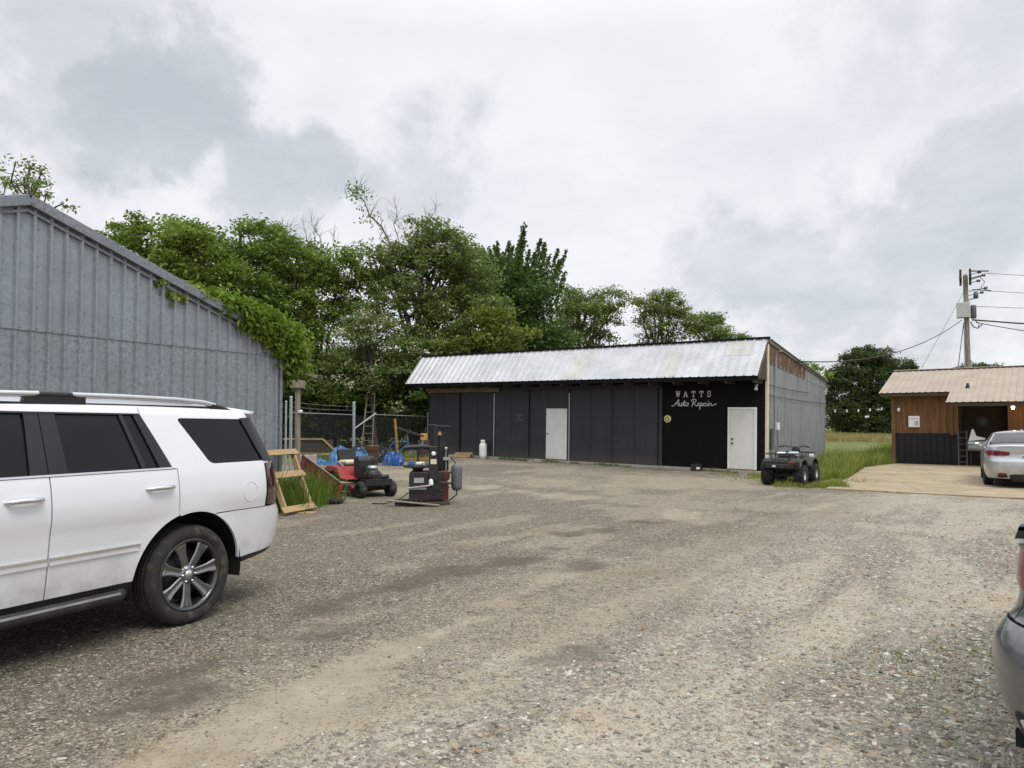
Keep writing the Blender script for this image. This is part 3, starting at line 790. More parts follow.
for sgn in (1, -1):
    x_e = PK + sgn * (HW + .22)
    ze = roofz(PK + sgn * HW) - (PZ - EZ) / HW * .22
    pr = rib_profile(-.12, DEP + .1, .3, .08, .03, .025)
    sheet('roof_sheet', M['galv_trim'], barn, pr, lambda s: (x_e, s, ze + .03), lambda s: (PK, s, PZ + .03), (sgn * .31, 0, .95))
    mb = MB(); mb.bar((PK, -.085, PZ - .045), (x_e, -.085, ze - .045), .09, .15, (0, 0, 1)); mb.build('rake_trim', M['galv_trim'], barn, .008)
    mb = MB(); mb.bar((PK, -.05, PZ - .19), (PK + sgn * HW, -.05, EZ - .19), .035, .045); mb.build('rake_batten', M['galv_trim'], barn, .005)
mb = MB(); mb.bb(-.05, .02, -.045, .04, 0, EZ - .1); mb.build('corner_trim', M['galv_trim'], barn, .005)
mb = MB(); mb.box((PK, DEP / 2 + .1, PZ + .045), (.22, DEP, .03)); mb.build('ridge_cap', M['galv_trim'], barn, .02)
mb = MB()
for z in (.4, 1.1, 1.8, 2.5, SEAM - .03, 3.35, 3.95, 4.5):
    for k in range(42):
        x = -9.6 + .114 + k * .228 + .06
        if z < roofz(x) - .15: mb.lathe([(.0, -.036), (.008, -.034), (.010, -.026)], 6, 'Y', (x, .006 if z < SEAM - .1 else -.008, z))
tag(mb.build('screw_heads', M['galv_trim'], barn), kind='stuff')

# ------------------------------------------------------------------ wooden building at the right
hut = thing('wooden_building', 'brown wood clad building with black lower siding and tan metal porch roof', 'building', (15.9, 30.0, 0), radians(-36.87))
LEN = 11.0
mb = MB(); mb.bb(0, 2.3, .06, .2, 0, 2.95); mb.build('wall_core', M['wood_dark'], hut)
sheet('wood_siding', M['wood_siding'], hut, rib_profile(0, 2.28, .2, .03, .014, -.012), lambda s: (s, .03, 1.26), lambda s: (s, .03, 2.93), (0, -1, 0), .012)
sheet('metal_skirt', M['black_skirt'], hut, rib_profile(.06, 2.25, .23, .08, .035, .022), lambda s: (s, .02, .06), lambda s: (s, .02, 1.28), (0, -1, 0))
mb = MB(); mb.bb(-.09, .05, -.03, .12, .05, 2.92); mb.build('corner_post', M['wood_siding'], hut, .006)
mb = MB(); mb.bb(2.02, 2.14, -.06, .02, 1.2, 2.7); mb.bb(2.16, 2.3, -.08, .04, 1.24, 2.75); mb.build('post', M['wood_siding'], hut, .006)
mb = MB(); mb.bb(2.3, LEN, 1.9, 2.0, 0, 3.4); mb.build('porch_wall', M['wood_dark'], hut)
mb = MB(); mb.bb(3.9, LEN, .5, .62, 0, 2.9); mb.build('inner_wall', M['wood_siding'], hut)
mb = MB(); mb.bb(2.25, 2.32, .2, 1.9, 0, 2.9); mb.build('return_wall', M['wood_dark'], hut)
mb = MB(); mb.bb(-.1, 0, .22, 6.6, 0, 2.95); mb.prism([(.2, 2.94), (6.6, 2.94), (3.4, 4.0)], -.1, -.02, 'X'); mb.build('end_wall', M['wood_siding'], hut)
mb = MB(); mb.bb(0, LEN, 6.5, 6.6, 0, 2.95); mb.build('rear_wall', M['wood_siding'], hut)
sl_ = (4.06 - 2.93) / (3.4 + .3)
NR = (0, -.29, .957)
sheet('roof_sheet', M['roof_tan'], hut, rib_profile(-.5, 2.06, .23, .07, .03, .02), lambda s: (s, -.35, 2.93), lambda s: (s, 3.4, 4.06), NR)
sheet('roof_sheet', M['roof_tan'], hut, rib_profile(2.06, LEN + .4, .23, .07, .03, .02), lambda s: (s, -1.85, 2.93 - 1.5 * sl_), lambda s: (s, 3.4, 4.06), NR)
sheet('roof_sheet', M['roof_tan'], hut, rib_profile(-.5, LEN + .4, .23, .07, .03, .02), lambda s: (s, 3.4, 4.062), lambda s: (s, 7.0, 2.95), (0, .29, .957))
mb = MB(); mb.box((LEN / 2 - .05, 3.4, 4.09), (LEN + .9, .3, .04)); mb.build('ridge_cap', M['roof_tan'], hut, .015)
mb = MB(); mb.bb(-.45, 2.05, -.33, -.29, 2.78, 2.90); mb.build('fascia', M['wood_dark'], hut)
mb = MB(); mb.bb(2.1, LEN + .3, -1.80, -1.76, 2.32, 2.44); mb.build('porch_fascia', M['wood_dark'], hut)
mb = MB(); mb.prism([(-1.78, 2.40), (.04, 2.93), (.04, 2.78), (-1.78, 2.30)], 2.10, 2.14, 'X'); mb.build('porch_end', M['wood_dark'], hut)
for x in (5.6, 8.4, 10.8):
    mb = MB(); mb.bb(x, x + .12, -1.74, -1.62, 0, 2.34); mb.build('porch_post', M['wood_siding'], hut, .006)
mb = MB(); mb.lathe([(0, 0), (.06, 0), (.075, .06), (.05, .14), (.05, .22), (0, .22)], 12, 'Z', (2.62, .15, 3.06)); mb.build('roof_pipe', M['black_metal'], hut)
mb = MB(); mb.bb(.55, .95, -.08, .03, 1.52, 1.98); mbx = mb.build('meter_box', M['white_paint'], hut, .012)
mb = MB(); mb.bb(.78, .90, -.09, -.079, 1.6, 1.78); mb.bb(.60, .90, -.088, -.079, 1.86, 1.885); mb.build('meter_lid', M['steel'], mbx)
mb = MB(); mb.lathe([(0, 0), (.05, 0), (.05, .04), (0, .04)], 12, 'Y', (.2, -.05, 2.28)); mb.lathe([(.0, .02), (.05, 0), (.06, -.1), (0, -.12)], 12, 'Z', (.2, -.1, 2.28)); mb.build('security_lamp', M['white_paint'], hut)
mb = MB(); mb.lathe([(.0, .0), (.05, -.01), (.06, -.06), (.04, -.11), (0, -.13)], 14, 'Z', (4.1, -.35, 2.33)); mb.build('lamp_bulb', M['lit_bulb'], hut)
mb = MB(); mb.bb(4.02, 4.18, -.42, -.28, 2.33, 2.37); mb.build('lamp_base', M['white_paint'], hut)
lt = bpy.data.lights.new('lamp_light', 'POINT'); lt.energy = 8; lt.color = (1, .8, .5); lt.shadow_soft_size = .06
lo = bpy.data.objects.new('lamp_light', lt); link(lo, hut); lo.location = (4.1, -.35, 2.12)
mb = MB(); mb.lathe([(.0, -.02), (.2, -.02), (.22, 0)], 20, 'Y', (2.95, 1.88, 1.75)); mb.build('wall_emblem', M['grey_plastic'], hut)
# ------------------------------------------------------------------ car bodies
def smooth_fn(pts):
    xs = np.array([p[0] for p in pts], float); ys = np.array([p[1] for p in pts], float)
    m = np.gradient(ys, xs)
    def f(x):
        x = min(max(x, xs[0]), xs[-1])
        i = int(min(max(np.searchsorted(xs, x) - 1, 0), len(xs) - 2))
        h = xs[i + 1] - xs[i]; t = (x - xs[i]) / h
        return float((2 * t ** 3 - 3 * t * t + 1) * ys[i] + (t ** 3 - 2 * t * t + t) * h * m[i] + (-2 * t ** 3 + 3 * t * t) * ys[i + 1] + (t ** 3 - t * t) * h * m[i + 1])
    return f
def paint(name, col, flake=0.0, rough=.28):
    t = NT(name)
    n = t.noise(1.2, 3, .5)
    c = t.mix(t.mr(n, .3, .7, 0, .06), col + (1,), tuple(v * .8 for v in col) + (1,))
    sx = t.n('ShaderNodeSeparateXYZ'); t.L(t.co(), sx.inputs[0])
    d = t.math('MULTIPLY', t.mr(sx.outputs[2], .85, .4), t.mr(t.noise(5, 6, .65), .35, .75))   # road dust on the lower panels
    c = t.mix(t.math('MULTIPLY', d, .55), c, (.26, .22, .17, 1))
    t.set(c, t.math('ADD', rough, t.math('MULTIPLY', d, .3)), flake)
    t.b.inputs['Coat Weight'].default_value = .8; t.b.inputs['Coat Roughness'].default_value = .03
    return t.m
M['white_car'] = paint('white_car', (.70, .71, .73))
M['silver_car'] = paint('silver_car', (.52, .54, .56), .6, .3)
M['grey_car'] = paint('grey_car', (.14, .145, .152), .5, .3)
M['trim_black'] = mat('trim_black', (.010, .010, .011), .35, 0, .1, 5)
M['plastic_black'] = mat('plastic_black', (.016, .016, .017), .6, 0, .2, 10, .08, 120, dirt=(.10, .085, .065), dirt_amt=.4)
M['under'] = mat('under', (.006, .006, .006), .9)
M['wheel_dark'] = mat('wheel_dark', (.10, .105, .11), .25, .9, .1, 5, dirt=(.12, .10, .08), dirt_amt=.3)
M['wheel_face'] = mat('wheel_face', (.26, .265, .275), .2, .95, .1, 5, dirt=(.14, .12, .09), dirt_amt=.25)
M['alloy'] = mat('alloy', (.55, .56, .58), .22, .9, .08, 5)
M['tail_red'] = mat('tail_red', (.17, .010, .014), .12, 0, .1, 8, coat=.8)
M['tail_dark'] = mat('tail_dark', (.055, .010, .012), .12, 0, .1, 8, coat=.8)
M['lamp_clear'] = mat('lamp_clear', (.6, .62, .64), .1, .2, .05, 8, coat=.8)
M['plate'] = mat('plate', (.62, .64, .66), .4, 0, .05, 10)

class Skin:
    """one half of a car's outer surface: s.P(u, z) with u = x along the side, then around the corners to the middle of the tail / nose"""
    def __init__(s, Wz, plan, R, Fx, xr, xf, r, crown=.05):
        s.Wz, s.plan, s.R, s.Fx, s.xr, s.xf, s.r, s.crown = Wz, plan, R, Fx, xr, xf, r, crown
        s.L = .5; s.flare = []
    def W(s, x, z):
        w = s.Wz(z) * s.plan(x)
        for (cx, cz, rad, amt) in s.flare:
            d = math.hypot(x - cx, z - cz)
            w += amt * math.exp(-((d - rad) / .07) ** 2) if d > rad else amt
        return w
    def P0(s, u, z):
        if s.xr <= u <= s.xf: return Vector((u, s.W(u, z), z))
        rear = u < s.xr
        x0 = s.xr if rear else s.xf
        end = s.R(z) if rear else s.Fx(z)
        a = (x0 - u) if rear else (u - x0)
        W = s.W(x0, z); A = end - x0
        if a <= s.L:
            th = a / s.L * pi / 2
            return Vector((x0 + A * sin(th), W - s.r * (1 - cos(th)), z))
        q = min((a - s.L), 1.0)
        y = (W - s.r) * (1 - q)
        sg = -1 if rear else 1
        return Vector((end + sg * s.crown * (1 - (1 - q) ** 2), y, z))
    def P(s, u, z, off=0.0):
        p = s.P0(u, z)
        if off:
            e = .006
            du = s.P0(u + e, z) - s.P0(u - e, z); dz = s.P0(u, z + e) - s.P0(u, z - e)
            n = dz.cross(du)          # outward on the +y side
            if n.length > 1e-12:
                n.normalize()
                if n.y < 0 and s.xr <= u <= s.xf: n = -n
                if u < s.xr and n.x > 0.001: n = -n
                if u > s.xf and n.x < -0.001: n = -n
                p = p + n * off
        if p.y < 0: p.y = 0
        return p

    def N(s, u, z):
        e = .012
        du = s.P0(u + e, z) - s.P0(u - e, z); dz = s.P0(u, z + e) - s.P0(u, z - e)
        n = dz.cross(du)
        return n.normalized() if n.length > 1e-12 else Vector((-1 if u < 0 else 1, 0, 0))

def dens(poly, step):
    out = []
    for i, a in enumerate(poly):
        b = poly[(i + 1) % len(poly)]
        n = max(1, int(math.ceil(math.hypot(b[0] - a[0], b[1] - a[1]) / step)))
        for k in range(n): out.append((lerp(a[0], b[0], k / n), lerp(a[1], b[1], k / n)))
    return out
def inside(poly, x, y):
    c = False; j = len(poly) - 1
    for i in range(len(poly)):
        xi, yi = poly[i]; xj, yj = poly[j]
        if (yi > y) != (yj > y) and x < (xj - xi) * (y - yi) / (yj - yi) + xi: c = not c
        j = i
    return c
def round_poly(poly, r, n=4):
    out = []
    N = len(poly)
    for i in range(N):
        p0, p1, p2 = Vector(poly[i - 1]), Vector(poly[i]), Vector(poly[(i + 1) % N])
        a, b = (p0 - p1), (p2 - p1); la, lb = a.length, b.length
        rr = min(r, la * .4, lb * .4)
        A = p1 + a.normalized() * rr; B = p1 + b.normalized() * rr
        for k in range(n + 1):
            t = k / n
            q = A * (1 - t) ** 2 + p1 * 2 * t * (1 - t) + B * t * t
            out.append((q.x, q.y))
    return out
def panel(name, m, parent, skin, poly, holes=(), off=0.0, step=.06, rim=.022, sides=(1, -1), rr=0.0, crease=False):
    """a body panel cut from the skin, both sides of the car (or one) in one mesh, with a turned-in rim"""
    if rr: poly = round_poly(poly, rr)
    bd = dens(poly, step); hb = [dens(h, step) for h in holes]
    pts = list(bd); edges = [(i, (i + 1) % len(bd)) for i in range(len(bd))]
    for h in hb:
        n0 = len(pts); pts += h; edges += [(n0 + i, n0 + (i + 1) % len(h)) for i in range(len(h))]
    x0, x1 = min(p[0] for p in bd), max(p[0] for p in bd); y0, y1 = min(p[1] for p in bd), max(p[1] for p in bd)
    gx_ = np.arange(x0 + step * .5, x1, step); gy_ = np.arange(y0 + step * .5, y1, step)
    allb = np.array(pts)
    for gx1 in gx_:
        for gy1 in gy_:
            if np.min(np.hypot(allb[:, 0] - gx1, allb[:, 1] - gy1)) < step * .45: continue
            if inside(bd, gx1, gy1) and not any(inside(h, gx1, gy1) for h in hb): pts.append((gx1, gy1))
    r = delaunay_2d_cdt([Vector(p) for p in pts], edges, [], 0, 1e-6)
    vv, ee, ff, ov = r[0], r[1], r[2], r[3]
    tri = []
    for f in ff:
        cx_ = sum(vv[i].x for i in f) / len(f); cy_ = sum(vv[i].y for i in f) / len(f)
        if inside(bd, cx_, cy_) and not any(inside(h, cx_, cy_) for h in hb): tri.append(f)
    cnt = {}
    for f in tri:
        for i in range(len(f)):
            e = (f[i], f[(i + 1) % len(f)]); cnt[tuple(sorted(e))] = cnt.get(tuple(sorted(e)), 0) + 1
    bedge = [e for e, c in cnt.items() if c == 1]
    top = [skin.P(v.x, v.y, off) for v in vv]; low = [skin.P(v.x, v.y, off - rim) for v in vv]
    central = any(p.y < 1e-5 for p in top)
    out = None
    for grp in ([sides] if central else [(sg,) for sg in sides]):
        mb = MB(); nrm = []
        for sg in grp:
            T = [(p.x, p.y * sg, p.z) for p in top]; Lw = [(p.x, p.y * sg, p.z) for p in low]
            n0 = len(mb.v); mb.add(T, tri, True)
            nr = [skin.N(v.x, v.y) for v in vv]; nrm += [(q.x, q.y * sg, q.z) for q in nr]
            if rim:
                for (i, j) in bedge:
                    if T[i][1] == 0 and T[j][1] == 0: continue
                    mb.add([T[i], T[j], Lw[j], Lw[i]], [(0, 1, 2, 3)], False); nrm += [(0, 0, 0)] * 4
        o = mb.build(name, m, parent, fix=False)
        me = o.data
        at_ = me.attributes.new('skin_n', 'FLOAT_VECTOR', 'POINT'); at_.data.foreach_set('vector', np.array(nrm, np.float32).ravel())
        bm = bmesh.new(); bm.from_mesh(me)
        if central: bmesh.ops.remove_doubles(bm, verts=[v for v in bm.verts if abs(v.co.y) < 1e-6], dist=1e-5)
        c = Vector((skin.cx, 0, .8))
        for fa in bm.faces:
            d = fa.calc_center_median() - c; d.x *= .35
            if fa.smooth and fa.normal.dot(d) < 0: fa.normal_flip()
        bm.to_mesh(me); bm.free()
        arr = np.zeros(len(me.vertices) * 3, np.float32); me.attributes['skin_n'].data.foreach_get('vector', arr)
        me.normals_split_custom_set_from_vertices(arr.reshape(-1, 3).tolist())
        me.attributes.remove(me.attributes['skin_n'])
        out = out or o
    return out
def strip_up(name, m, parent, skin, st, off=0.0, ny=14, p=2.2, rim=True, x_in=0.0):
    """hood / roof / glass: stations (xe, ze, xc, zc, inset) lofted across the car"""
    # refine stations
    vs = []; fs = []
    S = st
    for (xe, ze, xc, zc, ins) in S:
        ye = skin.W(xe, ze) - ins
        for k in range(-ny, ny + 1):
            q = abs(k) / ny
            vs.append((lerp(xc, xe, q * q), ye * k / ny, ze + (zc - ze) * (1 - q ** p) + off))
    w = 2 * ny + 1
    for i in range(len(S) - 1):
        for k in range(w - 1):
            fs.append((i * w + k, i * w + k + 1, (i + 1) * w + k + 1, (i + 1) * w + k))
    mb = MB().add(vs, fs, True)
    o = mb.build(name, m, parent, fix=False)
    me = o.data; bm = bmesh.new(); bm.from_mesh(me)
    for fa in bm.faces:
        if fa.normal.z < 0: fa.normal_flip()
    bm.to_mesh(me); bm.free()
    if rim:
        sd = o.modifiers.new('thickness', 'SOLIDIFY'); sd.thickness = .018; sd.offset = -1
    return o
def curve_st(pts, n):
    """smooth stations through control rows"""
    xs = list(range(len(pts))); fn = [smooth_fn([(i, p[j]) for i, p in enumerate(pts)]) for j in range(5)]
    return [tuple(f(k * (len(pts) - 1) / n) for f in fn) for k in range(n + 1)]
def arc_pts(cx, cz, r, a0, a1, n=18):
    return [(cx + r * cos(radians(lerp(a0, a1, k / n))), cz + r * sin(radians(lerp(a0, a1, k / n)))) for k in range(n + 1)]

def wheel(parent, x, y, z, R, width, rim_r, side, spokes, m_face, m_in, lug=6, twin=False, tm='rubber'):
    """tyre with rounded shoulders and tread, rim, spokes, hub cap"""
    root = bpy.data.objects.new('wheel', None); root.location = (x, y, z); link(root, parent)
    h = width / 2
    pr = [(rim_r - .012, -h * .72), (rim_r + .006, -h * .86), (rim_r + .03, -h * .99), (lerp(rim_r, R, .6), -h * 1.03), (R - .022, -h * .93), (R - .004, -h * .74)]
    for k in range(5):
        a = lerp(-h * .7, h * .7, k / 5); b = lerp(-h * .7, h * .7, (k + 1) / 5)
        pr += [(R, a + .006), (R, b - .006), (R - .009, b - .004), (R - .009, b + .004)]
    pr = pr[:-2]
    pr += [(R - .004, h * .74), (R - .022, h * .93), (lerp(rim_r, R, .6), h * 1.03), (rim_r + .03, h * .99), (rim_r + .006, h * .86), (rim_r - .012, h * .72)]
    MB().lathe(pr, 72, 'Y').build('tyre', M[tm], root)
    s = side
    rp = [(rim_r - .03, -s * h * .8), (rim_r - .035, s * h * .5), (rim_r - .022, s * h * .74), (rim_r - .012, s * h * .86), (rim_r + .008, s * h * .90), (rim_r + .010, s * h * .80)]
    MB().lathe(rp, 56, 'Y').build('rim', m_face, root)
    MB().lathe([(0, s * h * .05), (rim_r * .72, s * h * .05), (rim_r * .72, -s * h * .1), (0, -s * h * .1)], 40, 'Y').build('brake_disc', M['dark_steel'], root)
    mb = MB()
    for k in range(spokes):
        a = 2 * pi * k / spokes + .32
        arms = (0,) if not twin else (-.09, .09)
        for da in arms:
            d = Vector((cos(a + da * .3), 0, sin(a + da * .3))); tg = Vector((-sin(a), 0, cos(a)))
            d2 = Vector((cos(a + da), 0, sin(a + da)))
            secs = []
            for f, w, yo, th in ((.06, .036, .62, .05), (.32, .036, .66, .04), (.7, .042, .74, .035), (.93, .060, .80, .03), (1.0, .064, .80, .03)):
                w = w * (rim_r / .29) * (.62 if twin else 1)
                c = (d.lerp(d2, f)) * (rim_r - .018) * f
                yy = s * h * yo
                secs.append([c + tg * w + Vector((0, yy - s * .012, 0)), c + tg * w * .72 + Vector((0, yy, 0)), c + tg * w * .12 + Vector((0, yy - s * .008, 0)), c - tg * w * .12 + Vector((0, yy - s * .008, 0)), c - tg * w * .72 + Vector((0, yy, 0)), c - tg * w + Vector((0, yy - s * .012, 0)),
                             c - tg * w * .8 + Vector((0, yy - s * th, 0)), c + tg * w * .8 + Vector((0, yy - s * th, 0))])
            vs = [q for sc2 in secs for q in sc2]; n = 8
            fs = [(i * n + k2, i * n + (k2 + 1) % n, (i + 1) * n + (k2 + 1) % n, (i + 1) * n + k2) for i in range(len(secs) - 1) for k2 in range(n)]
            mb.add(vs, fs)
    mb.build('spokes', m_in, root, .003)
    MB().lathe([(0, s * h * .70), (.045, s * h * .69), (.075, s * h * .62), (.085, s * h * .4)], 28, 'Y').build('hub', m_in, root)
    MB().lathe([(0, s * (h * .72 + .012)), (.03, s * (h * .72 + .010)), (.038, s * h * .69)], 24, 'Y').build('hub_cap', M['alloy'], root)
    mb = MB()
    for k in range(lug):
        a = 2 * pi * k / lug
        mb.lathe([(0, s * (h * .66 + .018)), (.009, s * (h * .66 + .016)), (.011, s * h * .6)], 8, 'Y', (.062 * cos(a), 0, .062 * sin(a)))
    mb.build('lug_nuts', M['chrome'], root)
    return root

# ------------------------------------------------------------------ white SUV
ROT_S = atan2(-.90, -.435)
suv = thing('suv', 'large white SUV with dark tinted windows parked in front of grey metal building', 'suv', (-3.53, 6.42, 0), ROT_S)
Wz = smooth_fn([(.30, .90), (.40, .935), (.50, .955), (.60, .970), (.70, .982), (.80, .992), (.90, 1.003), (.97, 1.017), (1.04, 1.021), (1.1, 1.018), (1.18, 1.008), (1.25, .995), (1.30, .980), (1.40, .950), (1.55, .902), (1.70, .850), (1.76, .826), (1.80, .79)])
Rz = smooth_fn([(.30, -1.02), (.42, -1.10), (.50, -1.16), (.60, -1.19), (.72, -1.20), (.84, -1.19), (.90, -1.14), (1.05, -1.12), (1.2, -1.10), (1.3, -1.085), (1.45, -1.02), (1.6, -.93), (1.72, -.85), (1.8, -.81)])
Fz = smooth_fn([(.30, 3.72), (.45, 3.86), (.6, 3.92), (.8, 3.92), (.95, 3.88), (1.08, 3.80), (1.8, 3.7)])
sk = Skin(Wz, smooth_fn([(-1.4, .965), (-.8, .985), (0, 1.0), (2.0, 1.0), (3.0, .99), (3.9, .95)]), Rz, Fz, -.70, 3.45, .30, .07)
sk.cx = 1.4
sk.flare = [(0, .41, .50, .012), (2.946, .41, .50, .012)]
AR = .515
inner = Skin(lambda z: Wz(z) - .03, sk.plan, lambda z: Rz(z) + .035, lambda z: Fz(z) - .035, -.70, 3.45, .30, .07); inner.cx = 1.4
panel('inner_shell', M['under'], suv, inner, [(.545, .36)] + arc_pts(0, .41, .54, -5, 185, 16) + [(-.54, .45), (-.70 - .5 - 1, .49), (-.70 - .5 - 1, 1.74), (-.7, 1.76), (1.9, 1.76), (2.8, 1.15), (3.45 + 1.5, 1.02), (3.45 + 1.5, .36), (2.946 + .54, .36)] + arc_pts(2.946, .41, .54, -5, 185, 16) + [(2.946 - .545, .36)], step=.12, rim=0)
# wheel housings, floor
for xw in (0, 2.946):
    for sg in (1, -1):
        mb = MB(); prf = arc_pts(xw, .41, .535, -12, 192, 22)
        vs = [(x, sg * .62, z) for x, z in prf] + [(x, sg * .965, z) for x, z in prf]; n = len(prf)
        mb.add(vs, [(i, i + 1, n + i + 1, n + i) for i in range(n - 1)], True); mb.prism(prf, sg * .60, sg * .62, 'Y')
        mb.build('wheel_housing', M['under'], suv)
mb = MB(); mb.bb(-.5, 3.6, -.80, .80, .34, .42); mb.build('floor_pan', M['under'], suv)
belt = 1.285
rdoor = [(AR * cos(radians(4)) + .012, .452)] + arc_pts(0, .41, AR + .012, 8, 72.5, 12) + [(.165, 1.0), (.165, belt), (1.178, belt), (1.178, .452)]
o_rd = panel('door', M['white_car'], suv, sk, rdoor, step=.055); o_rd['label'] = 'rear side door with chrome handle'
fdoor = [(1.188, .452), (1.188, belt), (2.26, belt), (2.20, .9), (2.16, .452)]
o_fd = panel('door', M['white_car'], suv, sk, fdoor, step=.06)
# quarter panel with the rear side window opening
qwin = round_poly([(-.185, 1.312), (.075, 1.700), (-.655, 1.695), (-.815, 1.312)], .05)
rdwin = [(1.165, 1.303), (.222, 1.303), (.415, 1.715), (1.165, 1.722)]
quarter = [(.155, AR * sin(radians(72.5)) + .43), (.155, 1.29), (.198, 1.297), (.398, 1.722), (.398, 1.782), (-.66, 1.775), (-.70, 1.74), (-.885, 1.30), (-.79, 1.285), (-.775, .893), (-.235, .893)] + arc_pts(0, .41, AR, 113, 74, 8)
panel('quarter_panel', M['white_car'], suv, sk, quarter, holes=[qwin], step=.05)
panel('quarter_window', M['tint'], suv, sk, round_poly([(-.178, 1.306), (.085, 1.706), (-.662, 1.70), (-.825, 1.306)], .05), off=-.008, rim=0, step=.05)
panel('roof_side_rail', M['white_car'], suv, sk, [(.405, 1.728), (1.95, 1.735), (2.35, 1.50), (2.48, 1.40), (2.62, 1.292), (2.72, 1.292), (2.50, 1.48), (2.05, 1.775), (.405, 1.784)], step=.06)
win_r = panel('side_window', M['tint'], suv, sk, [(1.06, 1.302), (.222, 1.302), (.418, 1.72), (1.06, 1.725)], off=-.012, rim=0)
panel('side_window', M['tint'], suv, sk, [(1.30, 1.302), (2.50, 1.302), (2.34, 1.46), (1.95, 1.725), (1.30, 1.725)], off=-.012, rim=0)
panel('pillar_trim', M['trim_black'], suv, sk, [(1.184, 1.302), (1.052, 1.302), (1.075, 1.722), (1.184, 1.722)], off=.003, rim=.012)
panel('pillar_trim', M['trim_black'], suv, sk, [(1.19, 1.302), (1.31, 1.302), (1.285, 1.722), (1.19, 1.722)], off=.003, rim=.012)
panel('window_divider', M['trim_black'], suv, sk, [(.475, 1.302), (.435, 1.302), (.555, 1.722), (.590, 1.722)], off=.002, rim=.012)
panel('window_edge', M['trim_black'], suv, sk, [(.218, 1.302), (.32, 1.302), (.465, 1.722), (.402, 1.722)], off=.003, rim=.012)
panel('belt_chrome', M['chrome'], suv, sk, [(.20, 1.288), (.206, 1.302), (2.6, 1.302), (2.6, 1.288)], off=.006, rim=.014, step=.1)
panel('drip_seal', M['trim_black'], suv, sk, [(.41, 1.721), (.41, 1.731), (1.95, 1.738), (1.95, 1.724)], off=.006, rim=.012, step=.1)
# fender, tail
panel('front_fender', M['white_car'], suv, sk, [(2.17, .452), (2.21, .9), (2.27, 1.285), (2.62, 1.285), (2.78, 1.20), (3.44, 1.10), (3.44, .62)] + arc_pts(2.946, .41, AR, 22, 176, 20), step=.06)
panel('taillight', M['tail_dark'], suv, sk, [(-.785, .900), (-.80, 1.288), (-1.13, 1.275), (-1.13, .900)], off=.008, step=.04, rr=.03)
tg_ = sk.xr - sk.L - 1
panel('tailgate', M['white_car'], suv, sk, [(-1.138, .905), (-1.138, 1.285), (tg_, 1.285), (tg_, .905)], step=.06)
panel('rear_window', M['tint'], suv, sk, [(-.845, 1.70), (-.955, 1.295), (tg_, 1.295), (tg_, 1.72)], off=-.004, rim=.01)
panel('d_pillar_trim', M['trim_black'], suv, sk, [(-.615, 1.702), (-.785, 1.308), (-.955, 1.295), (-.845, 1.715)], off=.007, rim=.02)
bumper = [(-.245, .883)] + arc_pts(0, .41, AR, 114.5, 174, 12) + [(-.56, .46), (-1.0, .50), (-1.4, .50), (tg_, .50), (tg_, .885), (-1.0, .885)]
panel('rear_bumper', M['white_car'], suv, sk, bumper, step=.055)
panel('rear_valance', M['plastic_black'], suv, sk, [(-.58, .405), (-.565, .475), (-1.0, .512), (tg_, .512), (tg_, .48), (-1.0, .472)], off=-.008, step=.08)
panel('rocker', M['plastic_black'], suv, sk, [(.545, .34), (.525, .462), (2.43, .462), (2.40, .34)], off=-.012, step=.08)
panel('front_bumper', M['white_car'], suv, sk, [(3.46, .62), (3.46, .86), (3.45 + 1.5, .86), (3.45 + 1.5, .46), (3.45, .40)], step=.07)
panel('headlight', M['lamp_clear'], suv, sk, [(3.47, .87), (3.47, 1.08), (4.2, 1.05), (4.2, .87)], step=.06)
panel('grille', M['trim_black'], suv, sk, [(4.21, .87), (4.21, 1.05), (3.45 + 1.5, 1.05), (3.45 + 1.5, .87)], step=.08)
# chrome strip on the doors
panel('side_moulding', M['white_car'], suv, sk, [(.50, .685), (.53, .735), (1.176, .735), (1.176, .685)], off=.012, rim=.02, step=.08)
panel('moulding_chrome', M['chrome'], suv, sk, [(.49, .722), (.50, .738), (1.176, .738), (1.176, .722)], off=.017, rim=.014, step=.08)
panel('side_moulding', M['white_car'], suv, sk, [(1.19, .685), (1.19, .735), (2.16, .735), (2.15, .685)], off=.012, rim=.02, step=.08)
panel('moulding_chrome', M['chrome'], suv, sk, [(1.19, .722), (1.19, .738), (2.16, .738), (2.16, .722)], off=.017, rim=.014, step=.08)
# handles, as sub-parts of the doors
def handle(door, x, z, sides=(1, -1)):
    for sg in sides:
        mb = MB(); y = sk.W(x, z)
        mb.tube([(x - .115, sg * (y - .005), z), (x - .10, sg * (y + .03), z + .003), (x - .03, sg * (y + .042), z + .006), (x + .05, sg * (y + .042), z + .006), (x + .10, sg * (y + .034), z + .004), (x + .12, sg * (y - .004), z)], [.012, .017, .018, .018, .017, .012], 10)
        mb.build('handle', M['chrome'], door if sg > 0 else suv)
    panel('handle_recess', M['white_car'], door, sk, round_poly([(x - .10, z - .035), (x - .10, z + .035), (x + .1, z + .035), (x + .1, z - .035)], .03), off=.003, rim=.004, step=.04, sides=(1,))
handle(o_rd, .34, 1.145); handle(o_fd, 1.36, 1.14)
mb = MB(); y = sk.W(1.27, 1.145) ; mb.lathe([(0, .006), (.012, .006), (.014, 0)], 12, 'Y', (1.275, y + .004, 1.145)); mb.build('key_lock', M['chrome'], o_fd)
# fuel flap
mb = MB()
for k in range(40):
    a, b = 2 * pi * k / 40, 2 * pi * (k + 1) / 40
    pa = sk.P(-.60 + .085 * cos(a), 1.045 + .085 * sin(a), .0015); pb = sk.P(-.60 + .085 * cos(b), 1.045 + .085 * sin(b), .0015)
    mb.tube([pa, pb], .0022, 5, False)
mb.build('fuel_flap', M['white_car'], suv)
